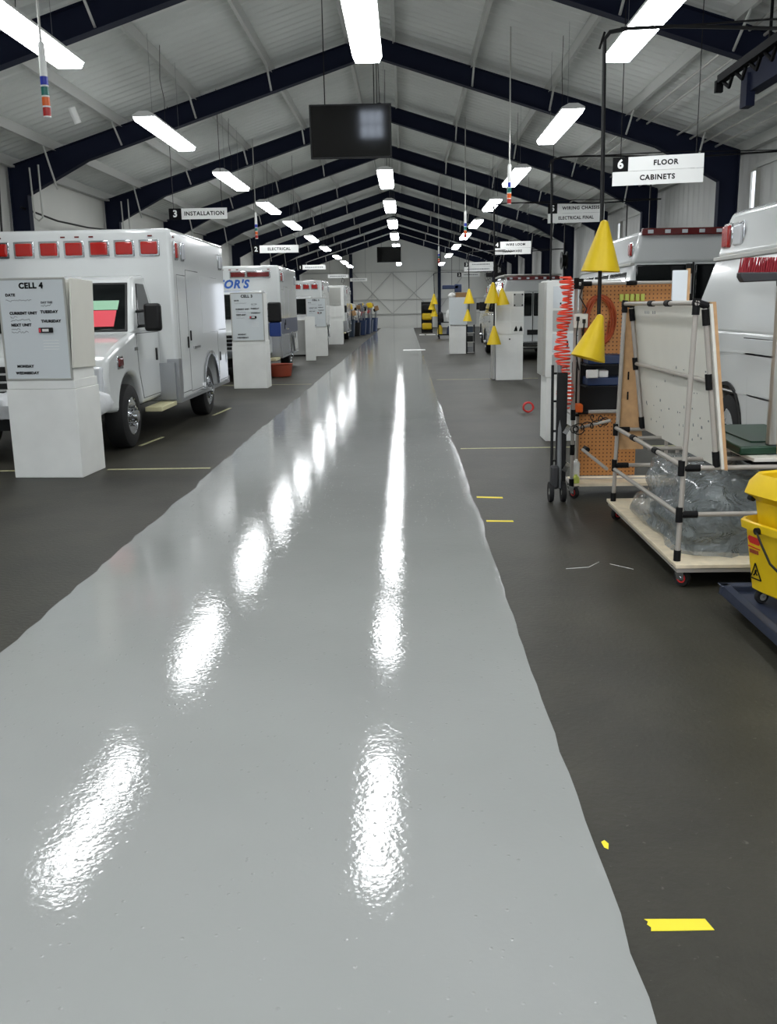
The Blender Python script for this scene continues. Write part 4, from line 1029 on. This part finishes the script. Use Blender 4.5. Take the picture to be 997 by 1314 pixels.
tag(MB().tube([(1.0, 5.75, .003), (1.15, 5.78, .003), (1.24, 5.9, .003)], .002, 5).tube([(1.3, 5.85, .003), (1.42, 5.72, .003)], .0015, 5).build('chalk_mark', 'white_panel'), 'thin white scratch on the concrete before the A-frame cart', 'mark')

# ------------------------------------------------------------------ mop bucket on its dolly
dl = thing('floor_dolly', 'dark blue platform dolly under the yellow mop bucket', 'dolly', (2.08, 4.38, 0))
MB().span(-.36, .4, -.8, .55, .085, .105).build('platform', 'dolly_blue', dl)
f = MB(); f.span(-.38, -.33, -.82, .57, .08, .14); f.span(.37, .42, -.82, .57, .08, .14); f.span(-.38, .42, .52, .57, .08, .14); f.span(-.38, .42, -.82, -.77, .08, .14); f.build('rim', 'dolly_blue', dl, .008)
for x, yy in ((-.28, .42), (-.28, -.7), (.32, .42), (.32, -.7)): 
    q = MB().lathe([(.01, -.016), (.036, -.016), (.04, 0), (.036, .016), (.01, .016)], (0, 0, 0), 'x', 18, close=True).build('caster_wheel', 'rubber', dl, loc=(x, yy, .04)); MB().box((0, 0, .035), (.05, .06, .012)).build('caster_plate', 'black', q)
mbk = thing('mop_bucket', 'yellow wheeled mop bucket with a wringer on the blue dolly', 'bucket', (2.05, 4.62, .105))
mbk.rotation_euler = (0, 0, R(-72))
# tub: tapered rounded rectangle rings
def tub(rings, name, m, parent, bev=0):
    mb = MB(); n = 0; K = 28
    for (cx, cy, hx, hy_, z) in rings:
        for k in range(K):
            th = 2*pi*k/K; a, b = cos(th), sin(th); q = (abs(a)**6+abs(b)**6)**(-1/6)
            mb.v.append(Vector((cx+a*q*hx, cy+b*q*hy_, z)))
    for i in range(len(rings)-1):
        for k in range(K): mb.f.append([i*K+k, i*K+(k+1) % K, (i+1)*K+(k+1) % K, (i+1)*K+k])
    mb.f.append([k for k in range(K)][::-1]); mb.f.append([(len(rings)-1)*K+k for k in range(K)])
    return mb.build(name, m, parent)
tub([(0, 0, .17, .22, .075), (0, 0, .19, .245, .09), (0, 0, .225, .285, .405), (0, 0, .245, .305, .41), (0, 0, .25, .31, .45), (0, 0, .235, .295, .455), (0, 0, .215, .275, .42), (0, 0, .17, .22, .1)], 'tub', 'yellow_plastic', mbk)
wr = tub([(-.03, -.06, .15, .17, .42), (-.03, -.06, .165, .19, .55), (-.05, -.08, .185, .215, .59), (-.05, -.06, .185, .21, .65), (-.03, -.05, .17, .2, .69), (-.03, -.05, .155, .185, .68), (-.03, -.06, .13, .15, .46)], 'wringer', 'yellow_plastic', mbk)
rb = MB()
for k in range(7): rb.box((.125, -.06, .45+k*.03), (.012, .26, .012))
rb.build('wringer_rib', 'yellow_plastic', wr)
MB().lathe([(.016, -.01), (.016, .02)], (-.16, -.27, .565), 'x', 12).build('pivot_pin', 'black', wr)
MB().tube([(-.04, -.32, .42), (.02, -.335, .37), (.1, -.34, .29), (.22, -.34, .24)], .006, 8).build('bail_handle', 'black', mbk)
MB().lathe([(.018, -.02), (.018, .012)], (-.04, -.305, .42), 'y', 12).build('handle_pin', 'black', mbk)
for x, yy in ((-.14, -.18), (.15, -.18), (-.14, .18), (.15, .18)):
    q = MB().lathe([(.012, -.014), (.034, -.014), (.038, 0), (.034, .014), (.012, .014)], (0, 0, 0), 'x', 18, close=True).build('caster_wheel', 'rubber', mbk, loc=(x, yy, .038)); MB().lathe([(.006, -.016), (.02, -.015), (.02, .015), (.006, .016)], (0, 0, 0), 'x', 12, close=True).build('caster_hub', 'galv', q)
# printed marks on the near face
def front_y(z): return -(.245+(.285-.245)*(z-.09)/.34)-.003
def decal(name, pts, m, off=.0): return MB().prism(pts, 'y', lambda p: front_y(p[1])-off-.002, lambda p: front_y(p[1])+.002).build(name, m, mbk)
decal('maker_badge', [(-.15, .36), (-.14, .375), (-.07, .372), (-.055, .355), (-.065, .335), (-.135, .338)], 'badge_red')
decal('badge_underline', [(-.15, .322), (-.06, .318), (-.06, .312), (-.15, .316)], 'badge_red')
for k in range(4): decal('badge_lettering', [(-.14+k*.018, .285), (-.127+k*.018, .285), (-.127+k*.018, .305), (-.14+k*.018, .305)], 'rust')
tri = MB(); A, B, Cc = (-.14, .15), (-.06, .15), (-.1, .235)
for a, b in ((A, B), (B, Cc), (Cc, A)): tri.tube([(a[0], front_y(a[1]), a[1]), (b[0], front_y(b[1]), b[1])], .0035, 6)
tri.tube([(-.115, front_y(.165), .168), (-.1, front_y(.17), .185), (-.088, front_y(.17), .172)], .004, 6); tri.tube([(-.1, front_y(.185), .185), (-.097, front_y(.2), .2)], .005, 6)
tri.build('warning_triangle', 'ink', mbk)

# ------------------------------------------------------------------ far clutter
def blue_bin(x, y, label, m='bin_blue', hh=.75, tools=(), r=.3):
    t = thing('storage_barrel', label, 'barrel', (x, y, 0), 0, 'tool barrels by the far left wall')
    MB().lathe([(r*.85, .01), (r, hh), (r*1.06, hh), (r*1.06, hh+.03), (r*.94, hh+.03), (r*.8, .03), (0, .03)], seg=20).build('tub', m, t)
    return t
rr = random.Random(21)
tool_m = [('ply_edge', 'tan'), ('black', 'black'), ('yellow_cone', 'yellow'), ('paper', 'white'), ('red_plastic', 'red'), ('card', 'brown'), ('grey_plastic', 'grey')]
for i, (x, yy, m, hh) in enumerate(((-3.2, 53.5, 'bin_blue', .95), (-2.95, 55.0, 'black', .75), (-2.7, 56.8, 'blue_plastic', .85), (-2.5, 59.0, 'blue_plastic', .95), (-2.45, 61.8, 'bin_blue', .8), (-2.25, 65, 'blue_plastic', .9))):
    blue_bin(x, yy, '%s tool barrel of the cluttered row left of the far walkway, counted from the nearest' % ORD[i], m, hh, r=.38)
    for j in range(5):
        a = j*1.26+i*.7; m, mn = tool_m[(i*3+j*2+j//3) % 7]
        o = thing('stored_tool', '%s %s headed tool standing in the %s tool barrel' % (ORD[j], mn, ORD[i]), 'tool', (x+.2*cos(a), yy+.2*sin(a), .05), 0, 'tools in the far barrels')
        h = 1.1+.55*rr.random(); lx, ly = .1*cos(a)+rr.uniform(-.05, .05), .1*sin(a)
        MB().tube([(0, 0, 0), (lx, ly, h)], .03, 8).build('handle', 'grey_plastic', o)
        MB().box((lx, ly, h+.08), (rr.uniform(.12, .3), .12, rr.uniform(.2, .4)), Matrix.Rotation(rr.uniform(-.5, .5), 3, 'Y')).build('head', m, o, .03)
fc = thing('utility_cart', 'dark utility cart loaded with yellow and black gear near the end wall', 'cart', (1.95, 48.6, 0))
MB().span(-.3, .4, -.4, .4, .18, .24).build('deck', 'black', fc); MB().span(-.3, .4, -.4, .4, .8, .85).build('top_shelf', 'black', fc)
for x in (-.28, .38):
    for yy in (-.38, .38): MB().tube([(x, yy, .08), (x, yy, 1.2)], .025, 6).build('post', 'black', fc); 
for x in (-.25, .3): MB().lathe([(.02, -.03), (.08, -.03), (.08, .03), (.02, .03)], (x, -.3, .08), 'x', 14, close=True).build('wheel', 'rubber', fc)
for x, yy, z, s, m, nm, lab in ((1.75, 48.4, .24, .45, 'yellow_cone', 'gear_case', 'yellow case on the bottom deck of the far utility cart'), (2.2, 48.5, .24, .4, 'blue_plastic', 'gear_case', 'blue case on the bottom deck of the far utility cart'),
        (1.8, 48.4, .85, .5, 'black', 'gear_bag', 'black bag on the top shelf of the far utility cart'), (2.2, 48.5, .85, .6, 'white_panel', 'folded_sheet', 'white bundle on the top shelf of the far utility cart')):
    tag(lump((x, yy, z+.001), (s*.55, s*.7, s), len(lab), .1, 20, 10).build(nm, m), lab, 'gear')
wf = thing('gear_rack', 'tall rack of black and yellow gear near the end wall', 'rack', (1.35, 60, 0))
MB().span(-.35, .35, -.3, .3, .0, .1).build('base', 'black', wf); MB().span(-.35, .35, .2, .28, .1, 1.9).build('back_panel', 'black', wf)
for z in (.2, .8, 1.35): MB().span(-.3, .3, -.28, .2, z, z+.4).build('gear_bag', 'black' if z > 1 else 'yellow_plastic', wf, .08)
# dark hoses and reels under the eave at the far left and right
for i, (x, yy, z) in enumerate(((6.0, 24, 3.0), (5.9, 26, 3.05), (5.5, 33.5, 3.1))):
    h = thing('hose_reel', '%s black hose reel from the viewer under the right eave' % ORD[i], 'hose reel', (x, yy, z), 0, 'hose reels under the eaves')
    MB().lathe([(.12, -.1), (.3, -.1), (.3, -.07), (.2, -.06), (.2, .06), (.3, .07), (.3, .1), (.12, .1)], (0, 0, 0), 'x', 20, close=True).build('drum', 'black', h)
    MB().span(-.012, .012, -.03, .03, .1, max(.3, rt(x-.03 if x < 0 else x+.03)-z+.2)).build('bracket', 'black', h)
    MB().tube([(0, .2, 0), (.05, .22, -.5), (0, .2, -.8)], .02, 6).build('hose', 'black', h)
